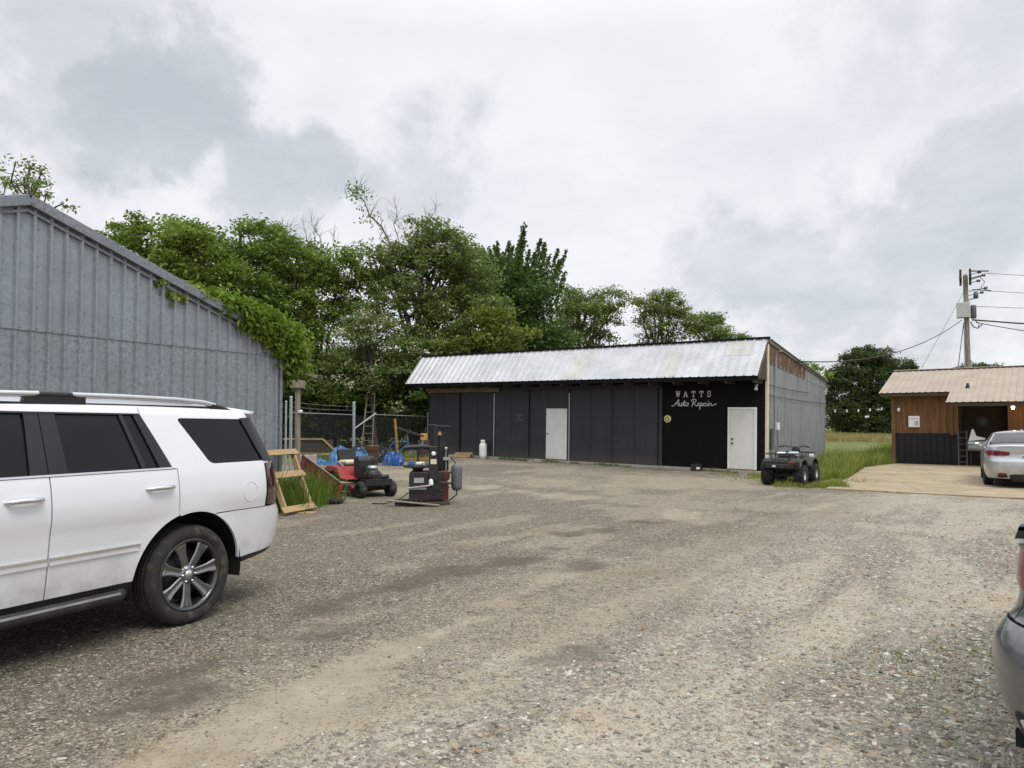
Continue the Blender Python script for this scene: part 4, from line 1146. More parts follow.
# running board
for sg in (1, -1):
    mb = MB(); mb.tube([(.60, sg * .93, .37), (.66, sg * 1.0, .375), (2.25, sg * 1.0, .375), (2.32, sg * .93, .37)], .045, 10)
    rb = mb.build('running_board', M['plastic_black'], suv)
    mb = MB(); mb.bb(.68, 2.24, sg * 1.034, sg * 1.046, .392, .406)
    mb.build('step_trim', M['steel'], rb)
# roof, rails, spoiler, glass, hood
roof_st = curve_st([(-.80, 1.752, -.90, 1.79, .004), (-.5, 1.775, -.55, 1.835, .004), (.3, 1.788, .3, 1.868, .004), (1.2, 1.782, 1.2, 1.872, .004), (1.95, 1.755, 2.1, 1.825, .004)], 22)
strip_up('roof', M['white_car'], suv, sk, roof_st, p=2.6)
strip_up('windscreen', M['tint'], suv, sk, curve_st([(1.97, 1.745, 2.12, 1.812, .02), (2.35, 1.52, 2.55, 1.56, .02), (2.72, 1.25, 2.92, 1.28, .02)], 8))
strip_up('hood', M['white_car'], suv, sk, curve_st([(2.72, 1.215, 2.93, 1.27, .01), (3.2, 1.17, 3.4, 1.24, .01), (3.55, 1.11, 3.75, 1.17, .02), (3.62, 1.06, 3.86, 1.08, .03)], 10))
sp_st = [(-.60, 1.778, -.66, 1.835, .010), (-.76, 1.770, -.86, 1.816, .012), (-.84, 1.762, -.99, 1.802, .02)]
strip_up('spoiler', M['white_car'], suv, sk, sp_st, off=.006)
bpy.data.objects['spoiler'].modifiers['thickness'].thickness = .045
RY, RZ0 = .765, -.030
for sg in (1, -1):
    for pth in (((-.40, 1.846), (-.28, 1.868), (0, 1.884), (.5, 1.892), (.90, 1.892)), ((1.14, 1.892), (1.4, 1.887), (1.75, 1.865), (1.87, 1.84))):
        mb = MB(); mb.tube([(x, sg * RY, z + RZ0) for x, z in pth], .023, 10); mb.build('roof_rail', M['alloy'], suv)
    for xs_ in (((-.58, 1.80), (-.48, 1.826), (-.36, 1.85)), ((.80, 1.872), (.92, 1.893), (1.12, 1.893), (1.24, 1.872))):
        mb = MB(); mb.tube([(x, sg * RY, z + RZ0 - .004) for x, z in xs_], [.014, .026, .026] if len(xs_) == 3 else [.012, .0265, .0265, .012], 12)
        mb.prism([(xs_[0][0], 1.76), (xs_[0][0], xs_[0][1] - .02)] + [(x, z - .03) for x, z in xs_[1:]] + [(xs_[-1][0] + .02, 1.76)], sg * RY - .018, sg * RY + .018, 'Y')
        mb.build('rail_foot', M['trim_black'], suv)
    mb = MB(); mb.bb(-.5, 1.8, sg * RY - .012, sg * RY + .012, 1.77, 1.805); mb.build('rail_shade_bar', M['trim_black'], suv)  # solid black bar drawn as the shade under the roof rail
for sg in (1, -1):
    mb = MB(); mb.tube([(2.38, sg * .98, 1.28), (2.40, sg * 1.06, 1.29)], .03, 8); mb.tube([(2.45, sg * 1.05, 1.31), (2.42, sg * 1.12, 1.31), (2.40, sg * 1.20, 1.31)], [.07, .09, .07], 10)
    mb.build('wing_mirror', M['white_car'], suv)
for xw in (0, 2.946):
    for sg in (1, -1): wheel(suv, xw, sg * .855, .405, .405, .27, .288, sg, 7, M['wheel_dark'], M['wheel_face'], tm='tyre_muddy')

# ------------------------------------------------------------------ sedans
def sedan(name, label, loc, rz, paint_m, lip, big_lamp, pinch=False):
    car = thing(name, label, 'car', loc, rz)
    Wz = smooth_fn([(.15, .80), (.25, .86), (.40, .895), (.55, .91), (.68, .917), (.80, .915), (.9, .90), (1.0, .868), (1.06, .83), (1.15, .765), (1.25, .705), (1.36, .635), (1.42, .58)])
    Rz = smooth_fn([(.15, -.98), (.25, -1.03), (.35, -1.065), (.5, -1.09), (.62, -1.09), (.70, -1.075), (.74, -1.04), (.80, -1.03), (.9, -1.03), (1.0, -1.04), (1.06, -1.05), (1.42, -.95)])
    if pinch:
        Wz = smooth_fn([(.15, .74), (.25, .83), (.40, .90), (.55, .925), (.64, .92), (.69, .89), (.74, .845), (.80, .825), (.9, .82), (1.0, .805), (1.06, .79), (1.15, .75), (1.25, .695), (1.36, .63), (1.42, .58)])
        Rz = smooth_fn([(.15, -.96), (.25, -1.04), (.35, -1.09), (.5, -1.125), (.62, -1.12), (.69, -1.08), (.74, -1.01), (.80, -.985), (.9, -.985), (1.0, -1.0), (1.06, -1.02), (1.42, -.95)])
    Fz = smooth_fn([(.15, 3.6), (.3, 3.72), (.5, 3.76), (.7, 3.74), (.85, 3.64), (1.4, 3.5)])
    s = Skin(Wz, smooth_fn([(-1.2, .93), (-.75, .965), (0, 1.0), (2.0, 1.0), (2.9, .985), (3.7, .92)]), Rz, Fz, -.62, 3.3, .36, .06); s.cx = 1.3
    s.flare = [(0, .33, .37, .010), (2.82, .33, .37, .010)]
    A = .385; e = s.xr - s.L - 1; fe = s.xf + s.L + 1
    inn = Skin(lambda z: Wz(z) - .03, s.plan, lambda z: Rz(z) + .035, lambda z: Fz(z) - .035, -.62, 3.3, .36, .06); inn.cx = 1.3
    panel('inner_shell', M['under'], car, inn, [(.41, .2)] + arc_pts(0, .33, .41, -5, 185, 14) + [(-.41, .25), (e, .25), (e, .98), (-.62, .98), (-.1, 1.05), (.55, 1.33), (1.7, 1.33), (2.5, .95), (fe, .8), (fe, .22), (3.24, .22)] + arc_pts(2.82, .33, .41, -5, 185, 14) + [(2.41, .2)], step=.14, rim=0)
    for xw in (0, 2.82):
        for sg in (1, -1):
            prf = arc_pts(xw, .33, .405, -12, 192, 18); n = len(prf)
            mb = MB(); mb.add([(x, sg * .55, z) for x, z in prf] + [(x, sg * .865, z) for x, z in prf], [(i, i + 1, n + i + 1, n + i) for i in range(n - 1)], True)
            mb.prism(prf, sg * .53, sg * .55, 'Y'); mb.build('wheel_housing', M['under'], car)
    MB().bb(-.85, 3.4, -.78, .78, .2, .27).build('floor_pan', M['under'], car)
    bl = .965
    panel('rear_door', paint_m, car, s, [(.40, .26)] + arc_pts(0, .33, A + .01, 6, 80, 10) + [(.20, bl), (1.05, bl), (1.05, .26)], step=.07)
    panel('front_door', paint_m, car, s, [(1.06, .26), (1.06, bl), (2.10, bl), (2.06, .26)], step=.08)
    lz0, lz1 = big_lamp
    q = [(.19, .70), (.19, bl + .01), (.10, 1.0), (.62, 1.335), (.62, 1.37), (.55, 1.365), (-.02, 1.165), (-.40, 1.062), (-.80, 1.045), (-.80, lz1 + .01), (-.80, .725), (-.17, .70)] + arc_pts(0, .33, A, 114, 64, 8)
    panel('quarter_panel', paint_m, car, s, q, step=.055)
    panel('side_window', M['sedan_glass'], car, s, [(.15, 1.0), (.62, 1.325), (1.08, 1.36), (1.08, bl + .02), (.17, bl + .02)], off=-.008, rim=0)
    panel('side_window', M['sedan_glass'], car, s, [(1.12, bl + .02), (1.12, 1.36), (1.62, 1.335), (2.24, bl + .02)], off=-.008, rim=0)
    panel('window_trim', M['chrome'], car, s, [(.17, bl + .004), (.17, bl + .018), (2.24, bl + .018), (2.24, bl + .004)], off=.004, rim=.01, step=.12)
    panel('roof_rail', paint_m, car, s, [(.625, 1.335), (1.08, 1.368), (1.63, 1.343), (2.26, bl + .01), (2.45, bl + .01), (1.75, 1.372), (1.08, 1.398), (.625, 1.378)], step=.08)
    panel('front_fender', paint_m, car, s, [(2.07, .26), (2.11, bl), (2.45, .955), (3.29, .84), (3.29, .5)] + arc_pts(2.82, .33, A, 24, 178, 16), step=.08)
    bt = .715
    bump = [(-.19, bt - .02)] + arc_pts(0, .33, A, 116, 176, 10) + [(-.45, .27), (-.8, .24), (e, .24), (e, bt), (-.8, bt)]
    panel('rear_bumper', paint_m, car, s, bump, step=.055)
    panel('bumper_diffuser', M['plastic_black'], car, s, [(-1.36, .17), (-1.36, .335), (-1.6, .36), (e, .36), (e, .17)], off=.006, step=.06)
    panel('bumper_vent', M['plastic_black'], car, s, round_poly([(-.88, .255), (-.90, .40), (-1.14, .385), (-1.16, .265)] if pinch else [(-.99, .26), (-1.03, .385), (-1.26, .37), (-1.29, .27)], .03), off=.006, rim=.012, step=.05)
    panel('reflector', M['lamp_clear'] if lip else M['tail_red'], car, s, round_poly([(-.92, .285), (-.925, .375), (-.99, .372), (-1.05, .285)] if pinch else [(-1.02, .335), (-1.04, .375), (-1.2, .365), (-1.2, .335)], .012), off=.012, rim=.008, step=.05)
    panel('trunk_panel', paint_m, car, s, [(-.81, bt + .008), (-.81, 1.035), (e, 1.045), (e, bt + .008)], step=.055)
    panel('taillight', M['tail_red'], car, s, [(-.70, lz0 + .06), (-.68, lz1 - .01), (-.95, lz1), (-1.42, lz1 - .03), (-1.45, lz0 + .035), (-1.2, lz0), (-.85, lz0 + .02)], off=.012, rim=.02, step=.045, rr=.03)
    panel('taillight_strip', M['tail_dark'], car, s, [(-.9, (lz0 + lz1) / 2 - .014), (-.9, (lz0 + lz1) / 2 + .012), (-1.40, (lz0 + lz1) / 2 + .006), (-1.40, (lz0 + lz1) / 2 - .014)], off=.019, rim=.006, step=.05)
    panel('trunk_chrome', M['chrome'], car, s, [(-1.47, lz0 + .10), (-1.47, lz0 + .13), (e, lz0 + .13), (e, lz0 + .10)], off=.012, rim=.01, step=.08)
    panel('licence_plate', M['plate'], car, s, [(-1.865, .75), (-1.865, .855), (e, .855), (e, .75)], off=.014, rim=.012, step=.06)
    mb = MB()
    for k, x in enumerate((-.11, -.075, -.04, .01, .05, .09)): mb.box((-1.108, x, .80), (.012, .02, .05)); 
    mb.build('plate_characters', M['charcoal'], car)
    mb = MB(); mb.lathe([(.030, -.004), (.038, 0), (.030, .006)], 20, 'X', (-1.105, 0, .945)); mb.build('emblem', M['chrome'], car)
    strip_up('trunk_lid', paint_m, car, s, curve_st([(-.80, 1.035, -1.085, 1.045, .0), (-.74, 1.05, -1.04, 1.098, .005), (-.5, 1.055, -.75, 1.11, .008), (-.15, 1.085, -.42, 1.125, .02)], 10), p=3)
    strip_up('rear_window', M['sedan_glass'], car, s, curve_st([(-.12, 1.10, -.44, 1.115, .02), (.2, 1.235, -.02, 1.29, .02), (.6, 1.36, .48, 1.415, .01)], 8))
    strip_up('roof', paint_m, car, s, curve_st([(.58, 1.362, .46, 1.412, .004), (1.1, 1.39, 1.05, 1.447, .004), (1.72, 1.36, 1.8, 1.415, .004)], 10), p=2.5)
    strip_up('windscreen', M['sedan_glass'], car, s, curve_st([(1.75, 1.345, 1.83, 1.40, .02), (2.1, 1.15, 2.3, 1.20, .02), (2.46, .95, 2.7, .99, .02)], 8))
    strip_up('hood', paint_m, car, s, curve_st([(2.45, .94, 2.72, .985, .01), (2.95, .88, 3.2, .92, .01), (3.28, .80, 3.6, .80, .02)], 8))
    panel('front_bumper', paint_m, car, s, [(3.30, .5), (3.30, .62), (fe, .62), (fe, .2), (3.3, .24)], step=.08)
    panel('headlight', M['lamp_clear'], car, s, [(3.30, .63), (3.30, .80), (3.95, .74), (3.95, .63)], step=.07)
    panel('grille', M['trim_black'], car, s, [(3.96, .63), (3.96, .74), (fe, .74), (fe, .63)], step=.08)
    panel('rocker', M['plastic_black'], car, s, [(.42, .17), (.42, .265), (2.42, .265), (2.42, .17)], off=-.01, step=.12)
    for sg in (1, -1):
        mb = MB(); mb.tube([(1.98, sg * .88, .99), (2.0, sg * .95, 1.0)], .025, 8); mb.tube([(2.03, sg * .95, 1.03), (2.01, sg * 1.0, 1.03), (1.99, sg * 1.07, 1.03)], [.05, .07, .055], 10)
        mb.build('wing_mirror', paint_m, car)
    mb = MB(); mb.prism([(.95, 1.44), (.78, 1.44), (.79, 1.475)], -.02, .02, 'Y'); mb.build('roof_antenna', paint_m, car)
    if lip:
        st = [(-.70, 1.075, -1.0, 1.125, -.005), (-.80, 1.10, -1.10, 1.15, -.01), (-.85, 1.125, -1.15, 1.175, -.012), (-.87, 1.115, -1.165, 1.165, -.012), (-.82, 1.07, -1.11, 1.12, -.01)]
        strip_up('lip_spoiler', M['trim_black'], car, s, st, p=3)
    for xw in (0, 2.82):
        for sg in (1, -1): wheel(car, xw, sg * .80, .328, .328, .215, .225, sg, 5, M['alloy'], M['alloy'], 5, True)
    return car
fx_, fy_ = .53, .848
sedan('silver_sedan', 'silver sedan seen from behind on the tan apron before the wooden building', (13.42, 18.90, .03), atan2(fy_, fx_), M['silver_car'], False, (.80, .945))
GF = (.75, .661)      # heading of the grey car at the right edge
gs = sedan('grey_sedan', 'dark grey sedan with black lip spoiler, only its rear corner showing at the right edge', (3.40, 3.235, 0), atan2(GF[1], GF[0]), M['grey_car'], True, (.82, 1.03), True)
gs.scale = (1, 1, 1.07)
# ------------------------------------------------------------------ trees
def leaf_quads(C, size, r, up=.6, aspect=.55, droop=None):
    """leaf rhombi at points C; returns V, F"""
    n = len(C)
    nrm = r.normal(size=(n, 3)); nrm[:, 2] = np.abs(nrm[:, 2]) + up
    nrm /= np.linalg.norm(nrm, axis=1)[:, None]
    t = r.normal(size=(n, 3))
    if droop is not None: t = t * .35 + droop
    t -= nrm * np.sum(t * nrm, 1)[:, None]; t /= np.linalg.norm(t, axis=1)[:, None] + 1e-9
    b = np.cross(nrm, t)
    s = (size * (.6 + .8 * r.random(n)))[:, None]
    bend = nrm * s * .18
    V = np.stack([C - t * s * .5, C + b * s * aspect * .5 + bend * .3, C + t * s * .5 - bend, C - b * s * aspect * .5 + bend * .3], 1).reshape(-1, 3)
    F = np.arange(4 * n).reshape(n, 4)
    return V, F
def crown_pts(lobes, n_cl, per, cl_r, r, shell=.5):
    vol = np.array([l[3] * l[4] * l[5] for l in lobes]) ** .7; vol /= vol.sum()
    which = r.choice(len(lobes), n_cl, p=vol)
    L = np.array(lobes)[which]
    d = r.normal(size=(n_cl, 3)); d /= np.linalg.norm(d, axis=1)[:, None]
    rad = (shell + (1 - shell) * r.random(n_cl) ** .6) * (.85 + .3 * r.random(n_cl))
    cc = L[:, :3] + d * rad[:, None] * L[:, 3:6]
    cnt = np.maximum(3, (per * (.4 + 1.2 * r.random(n_cl)))).astype(int)
    idx = np.repeat(np.arange(n_cl), cnt)
    crs = cl_r * (.6 + .8 * r.random(n_cl))
    p = cc[idx] + np.clip(r.normal(size=(len(idx), 3)), -1.9, 1.9) * crs[idx][:, None] * np.array([.56, .56, .27])
    return cc, p
def limb(mb, a, b, r0, r1, r, wob=.12, n=5, seg=6):
    a = np.array(a); b = np.array(b); L = np.linalg.norm(b - a)
    pts = []
    for k in range(n + 1):
        f = k / n
        p = a + (b - a) * f + r.normal(size=3) * wob * L * .25 * math.sin(pi * f) + np.array([0, 0, .10 * L * math.sin(pi * f)])
        pts.append(tuple(p))
    mb.tube(pts, [lerp(r0, r1, k / n) for k in range(n + 1)], seg)
    return pts
def tree(name, label, base, lobes, n_cl, per, cl_r, leaf, m, seed, trunk_r=.2, bark='bark', shell=.5, group=None, twigs=30, extra=None, lean=(0, 0), trunks=1, zb=None, up=.6, flowers=0, cat='tree', sub=4):
    r = np.random.default_rng(seed)
    if cat == 'tree' and sub:
        ex = []
        for l in lobes:                                   # smaller lobes break up the outline
            for k in range(sub):
                a = r.random() * 2 * pi; e = r.random() * 1.2 - .1
                ex.append((l[0] + l[3] * .95 * cos(a) * cos(e), l[1] + l[4] * .95 * sin(a) * cos(e), l[2] + l[5] * .98 * sin(e), l[3] * .36, l[4] * .36, l[5] * .32))
        lobes = list(lobes) + ex
    x, y = base; z = float(H(x, y)) if zb is None else zb
    o = thing(name, label, cat, (x, y, z), 0, group)
    cc, p = crown_pts(lobes, n_cl, per, cl_r, r, shell)
    V, F = leaf_quads(p, leaf, r, up)
    if extra is not None:
        V2, F2 = extra(r); F = np.concatenate([F, F2 + len(V)]); V = np.concatenate([V, V2])
    mesh_np('crown', V, F, M[m], o)
    mb = MB()
    topz = max(l[2] for l in lobes); cxm = np.mean([l[0] for l in lobes]); cym = np.mean([l[1] for l in lobes])
    for ti in range(trunks):
        off = (0, 0) if trunks == 1 else tuple(r.normal(size=2) * .35)
        tp = limb(mb, (off[0], off[1], -.1), (cxm * .7 + off[0] + lean[0], cym * .7 + off[1] + lean[1], topz * .95), trunk_r * (1 if ti == 0 else .75), trunk_r * .22, r, .10, 7, 9)
        for l in lobes[:14]:
            k = int(r.integers(2, 6)); st = tp[k]
            q = limb(mb, st, (l[0], l[1], l[2]), trunk_r * .38, trunk_r * .12, r, .2, 4, 6)
    for i in r.choice(len(cc), min(twigs, len(cc)), replace=False):
        c = cc[i]
        j = int(np.argmin([np.linalg.norm(c - np.array(l[:3])) for l in lobes])); l = lobes[j]
        limb(mb, (l[0], l[1], l[2] - l[5] * .3), tuple(c), trunk_r * .13, .012, r, .15, 4, 5)
    mb.build('trunk', M[bark], o, fix=False)
    if flowers:
        front = np.where(cc[:, 1] < np.median(cc[:, 1]))[0]; k = r.choice(front, max(1, int(len(cc) * .08)), replace=False)
        pp = np.repeat(cc[k], flowers, 0) + r.normal(size=(len(k) * flowers, 3)) * np.array([.20, .20, .12]) + np.array([0, -.3, .18])
        V, F = leaf_quads(pp, leaf * .7, r, .8, .9)
        mesh_np('blossom', V, F, M['flower'], o)
    return o
def twigs_bare(o, starts, r, L, m='bark_grey', n=3):
    """bare shoots rising out of a crown, forking; a part of the tree"""
    mb = MB()
    for s in starts:
        s = np.array(s, float)
        d = np.array([r.normal() * .3, r.normal() * .3, 1.0]); d /= np.linalg.norm(d)
        e = s + d * L * (.7 + .5 * r.random())
        pts = limb(mb, s, e, .03, .010, r, .12, 6, 5)
        for k in range(2, 7):
            for q in range(n):
                dd = np.array([r.normal() * .55, r.normal() * .55, .65 + .3 * r.random()])
                limb(mb, pts[k], np.array(pts[k]) + dd * L * .22 * (.5 + r.random()), .011, .005, r, .15, 3, 4)
    return mb.build('bare_branch', M[m], o, fix=False)

BACK = 'trees behind the shops'
def TB(px, d): return (at(px, d), d)
# the leafy row behind the grey building
tree('broadleaf_tree', 'thin leafy tree top poking over the ridge of the grey metal building', TB(20, 27),
     [(0, 0, 10.5, 1.0, 1.0, .8), (.5, 0, 9.4, 1.2, 1.2, .9), (-1.0, .5, 10.0, 1.0, 1.2, .9), (0, 0, 8, 1.4, 1.4, 1.0)], 80, 22, .34, .15, 'leaf_olive', 101, .16, shell=.3, twigs=45)
tree('broadleaf_tree', 'tall green tree rising just right of the grey building\'s ridge', TB(146, 33),
     [(0, 0, 7.0, 3.0, 2.4, 2.2), (-1.6, 0, 8.9, 1.7, 1.6, 1.1), (.9, 0, 9.5, 1.7, 1.8, 1.1), (2.4, 0, 8.6, 1.6, 1.8, 1.4), (-3.0, 0, 9.3, .9, .9, .8), (-.5, 0, 4.2, 3.0, 2.2, 2.2)],
     430, 72, .56, .20, 'leaf_bright', 102, .28, group=None)
tree('broadleaf_tree', 'broad deep green tree standing above the vine covered eave', TB(226, 36),
     [(0, 0, 7.6, 3.2, 2.6, 2.4), (-1.6, 0, 10.5, 1.6, 1.8, 1.1), (1.3, 0, 10.3, 1.7, 1.8, 1.1), (3.0, 0, 9.6, 1.5, 1.6, 1.1), (2.6, 0, 6.8, 2.2, 2.0, 2.2), (-.5, -.6, 4.6, 3.4, 2.2, 2.4)],
     480, 74, .56, .20, 'leaf_mid', 103, .3)
o = tree('broadleaf_tree', 'dark green tree with bare twigs on top, left of the flowering tree', TB(312, 38),
     [(0, 0, 7.4, 2.8, 2.4, 2.4), (-1.2, 0, 10.0, 1.5, 1.6, 1.1), (1.4, 0, 9.3, 1.7, 1.6, 1.1), (2.4, 0, 8.4, 1.4, 1.4, 1.2), (.4, -.6, 4.2, 3.6, 2.2, 2.4), (-2.0, 0, 5.6, 2, 2, 2)],
     430, 74, .56, .19, 'leaf_mid', 104, .28)
twigs_bare(o, [(.3, 0, 9.2), (1.2, 0, 9.2), (-.3, 0, 9.8), (.8, 0, 9.6), (0, 0, 9.4)], np.random.default_rng(5), 2.6)
# the big mixed tree left of the shop
def long_branch(o, seed):
    r = np.random.default_rng(seed); mb = MB()
    pts = limb(mb, (-.3, 0, 7.0), (-3.6, -.3, 13.6), .09, .02, r, .06, 8, 6)
    for k in range(3, 9):
        for q in range(3):
            limb(mb, pts[k], np.array(pts[k]) + np.array([r.normal() * .5, r.normal() * .4, .5 + .5 * r.random()]) * .9, .02, .006, r, .15, 3, 4)
    mb.build('limb', M['bark_grey'], o, fix=False)
    P = np.concatenate([np.array(pts[6])[None] + r.normal(size=(70, 3)) * .3, np.array(pts[8])[None] + r.normal(size=(170, 3)) * np.array([.40, .35, .22]), np.array(pts[3])[None] + r.normal(size=(60, 3)) * .3, np.array(pts[4])[None] + r.normal(size=(50, 3)) * .3])
    V, F = leaf_quads(P, .17, r, .6); mesh_np('limb_leaves', V, F, M['leaf_bright'], o)
o = tree('mixed_tree', 'tall loose crowned tree with long bare limb and pale blossom beside the charcoal shop', TB(425, 38),
     [(0, 0, 9.0, 2.4, 2.4, 1.8), (-1.6, 0, 9.8, 1.5, 1.5, 1.0), (1.4, 0, 10.3, 2.0, 1.8, 1.2), (2.6, 0, 9.4, 1.6, 1.6, 1.3), (.2, 0, 11.5, 1.4, 1.4, .6), (2.2, -.6, 6.8, 2.3, 1.8, 1.6), (-1.2, -.8, 6.6, 2.0, 1.8, 1.6), (.6, -1.0, 5.0, 2.8, 1.8, 1.4)],
     480, 62, .52, .19, 'leaf_olive', 105, .30, twigs=60, trunks=2)
twigs_bare(o, [(-1.0, 0, 9.9), (-.2, 0, 10.6), (.5, 0, 10.8), (-1.8, 0, 9.6), (-1.4, 0, 10.2), (-.6, 0, 10.4)], np.random.default_rng(6), 2.4)
long_branch(o, 7)
tree('sapling', 'yellow green young tree in front of the dark spiky tree above the shop roof', TB(480, 36),
     [(0, 0, 5.2, 1.7, 1.2, 1.0), (1.2, -.4, 5.8, 1.2, 1.0, .8), (-1.2, 0, 4.8, 1.3, 1.0, .9), (.6, -.3, 6.6, 1.0, .9, .6)], 150, 50, .5, .19, 'leaf_yellow', 106, .12, shell=.35)
tree('flowering_shrub', 'privet shrub dotted with creamy blossom below the tall loose tree', TB(378, 35),
     [(0, 0, 4.8, 1.7, 1.3, 1.5), (-1.6, 0, 3.4, 1.6, 1.3, 1.5), (1.0, 0, 3.2, 1.6, 1.3, 1.5), (-.6, .2, 6.2, 1.2, 1.0, .9), (-3.4, .3, 4.0, 1.5, 1.2, 1.4)],
     230, 44, .5, .15, 'leaf_olive', 107, .10, flowers=46, trunks=2)
# dark tree with upright shoots
def shoots(r):
    Vs, Fs, n0 = [], [], 0
    for k in range(44):
        a = r.random() * 2 * pi; rad = 3.0 * sqrt(r.random())
        b = np.array([rad * cos(a), rad * sin(a) * .8, 9.8 + .9 * r.random() - rad * .8])
        d = np.array([.20 * cos(a) * rad * .55 + .10, .15 * sin(a), 1.0]); d /= np.linalg.norm(d)
        L = 2.2 + 1.2 * r.random()
        m = 260
        f = r.random(m) ** .9
        P = b + d * (f * L)[:, None] + r.normal(size=(m, 3)) * (.23 * (1.15 - f))[:, None]
        V, F = leaf_quads(P, .22, r, .2); Vs.append(V); Fs.append(F + n0); n0 += len(V)
    return np.concatenate(Vs), np.concatenate(Fs)
tree('spiky_tree', 'dense dark green tree with upright leafy shoots behind the shop roof', TB(508, 43),
     [(0, 0, 7.4, 2.8, 2.4, 2.4), (.8, 0, 9.4, 2.1, 1.9, 1.4), (-.9, 0, 9.8, 1.9, 1.8, 1.5), (1.5, 0, 5.6, 2.6, 2.2, 2.4), (-1, 0, 5.0, 2.6, 2.2, 2.2)],
     560, 56, .58, .24, 'leaf_dark', 108, .32, extra=shoots)
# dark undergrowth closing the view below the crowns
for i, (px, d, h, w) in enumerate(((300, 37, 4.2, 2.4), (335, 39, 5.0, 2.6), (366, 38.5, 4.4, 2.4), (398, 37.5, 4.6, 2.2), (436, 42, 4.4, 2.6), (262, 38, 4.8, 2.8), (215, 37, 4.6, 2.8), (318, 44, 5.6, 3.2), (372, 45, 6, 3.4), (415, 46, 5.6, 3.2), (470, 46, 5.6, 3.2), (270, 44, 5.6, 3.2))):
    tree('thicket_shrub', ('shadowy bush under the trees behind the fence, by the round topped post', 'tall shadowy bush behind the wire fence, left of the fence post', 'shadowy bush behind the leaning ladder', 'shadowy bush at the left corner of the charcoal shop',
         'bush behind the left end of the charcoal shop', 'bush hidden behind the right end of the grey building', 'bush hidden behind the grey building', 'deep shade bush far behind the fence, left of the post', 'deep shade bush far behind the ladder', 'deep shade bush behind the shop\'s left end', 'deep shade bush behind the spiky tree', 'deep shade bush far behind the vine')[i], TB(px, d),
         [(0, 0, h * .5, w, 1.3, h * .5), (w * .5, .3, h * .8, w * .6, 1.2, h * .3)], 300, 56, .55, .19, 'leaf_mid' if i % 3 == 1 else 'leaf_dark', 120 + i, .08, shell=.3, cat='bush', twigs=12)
# grey green trees beyond the roof
FAR = 'grey green trees beyond the shop roof'
tree('far_tree', 'rounded olive tree beyond the middle of the shiny roof', TB(592, 56),
     [(0, 0, 9.6, 2.6, 2.2, 1.6), (-1.5, 0, 10.8, 1.5, 1.4, .9), (1.5, 0, 10.9, 1.5, 1.4, .9), (-2.2, 0, 8.2, 1.6, 1.6, 1.4), (0, 0, 6.4, 2.8, 2.0, 1.8)], 360, 48, .6, .20, 'leaf_olive', 109, .25, shell=.4)
tree('far_tree', 'airy olive tree with see through crown beyond the shiny roof, left of the drooping one', TB(660, 57),
     [(0, 0, 9.4, 2.2, 2, 1.6), (.4, 0, 11.4, 1.1, 1.0, .7), (-1.0, 0, 10.6, 1.3, 1.1, .8), (1.6, 0, 10.4, 1.2, 1.1, .8), (0, 0, 6.6, 2.6, 2, 1.6)], 280, 44, .52, .19, 'leaf_olive', 110, .22, shell=.35, twigs=50)
tree('far_tree', 'lower olive tree with drooping right side beyond the shiny roof', TB(708, 56),
     [(0, 0, 8.4, 2.2, 2, 1.3), (1.8, 0, 7.9, 1.7, 1.3, .8), (-.6, 0, 9.4, 1.3, 1.2, .7), (.2, 0, 6.4, 2.4, 2, 1.4), (2.9, 0, 8.0, .7, .6, .4)], 280, 44, .5, .19, 'leaf_olive', 111, .22, shell=.35, twigs=40)
tree('sapling', 'small leafy top showing above the shop\'s right side wall', TB(806, 36.5),
     [(0, 0, 4.3, .75, .6, .45), (.7, 0, 4.0, .5, .5, .35), (-.5, 0, 3.5, .8, .7, .6), (0, 0, 2.4, .9, .8, .8)], 50, 30, .28, .16, 'leaf_bright', 112, .06, shell=.3, twigs=16)
# far right
tree('oak_tree', 'big dark round tree across the field between the two buildings', TB(872, 96),
     [(0, 0, 7.2, 4.6, 3.8, 3.6), (-3.3, 0, 6.0, 2.8, 2.6, 3.2), (3.2, 0, 6.4, 2.9, 2.6, 3.4), (.6, 0, 10.2, 2.6, 2.4, 1.6), (-1.6, 0, 9.2, 2.0, 2.0, 1.5), (0, -1, 3.0, 5.2, 3.0, 2.6), (-4.0, -.6, 2.6, 2.4, 2.2, 2.2), (4.2, -.6, 3.0, 2.2, 2.2, 2.4), (-2.4, -1.6, 1.5, 3.2, 2.2, 1.7), (2.6, -1.6, 1.5, 3.4, 2.2, 1.7)], 1150, 52, .75, .32, 'leaf_far', 113, .45, shell=.55)
tree('oak_tree', 'dark tree top peeping over the tan roof beside the utility pole', TB(981, 105),
     [(0, 0, 8.0, 2.8, 2.4, 2.4), (-1.3, 0, 9.6, 1.3, 1.3, 1.0), (1.4, 0, 9.5, 1.4, 1.3, .9), (0, 0, 4.6, 3.2, 2.6, 2.6)], 300, 44, .7, .32, 'leaf_far', 114, .35, shell=.5)
for i, px in enumerate((838, 905, 800, 1075, 1140, 930)):
    tree('distant_tree', ('far shrub at the left foot of the big dark tree', 'far shrub at the right foot of the big dark tree', 'far tree hidden behind the shop\'s side wall', 'far tree beyond the wooden building', 'farther tree beyond the wooden building', 'far tree behind the wooden building\'s left roof corner')[i], TB(px, 118 + 6 * (i % 3)),
         [(0, 0, 3.0, 3.0, 2.5, 2.0), (2.0, 0, 2.4, 2.4, 2, 1.8), (-1.8, 0, 2.2, 2.4, 2, 1.6)], 90, 36, .8, .4, 'leaf_far', 130 + i, .2)

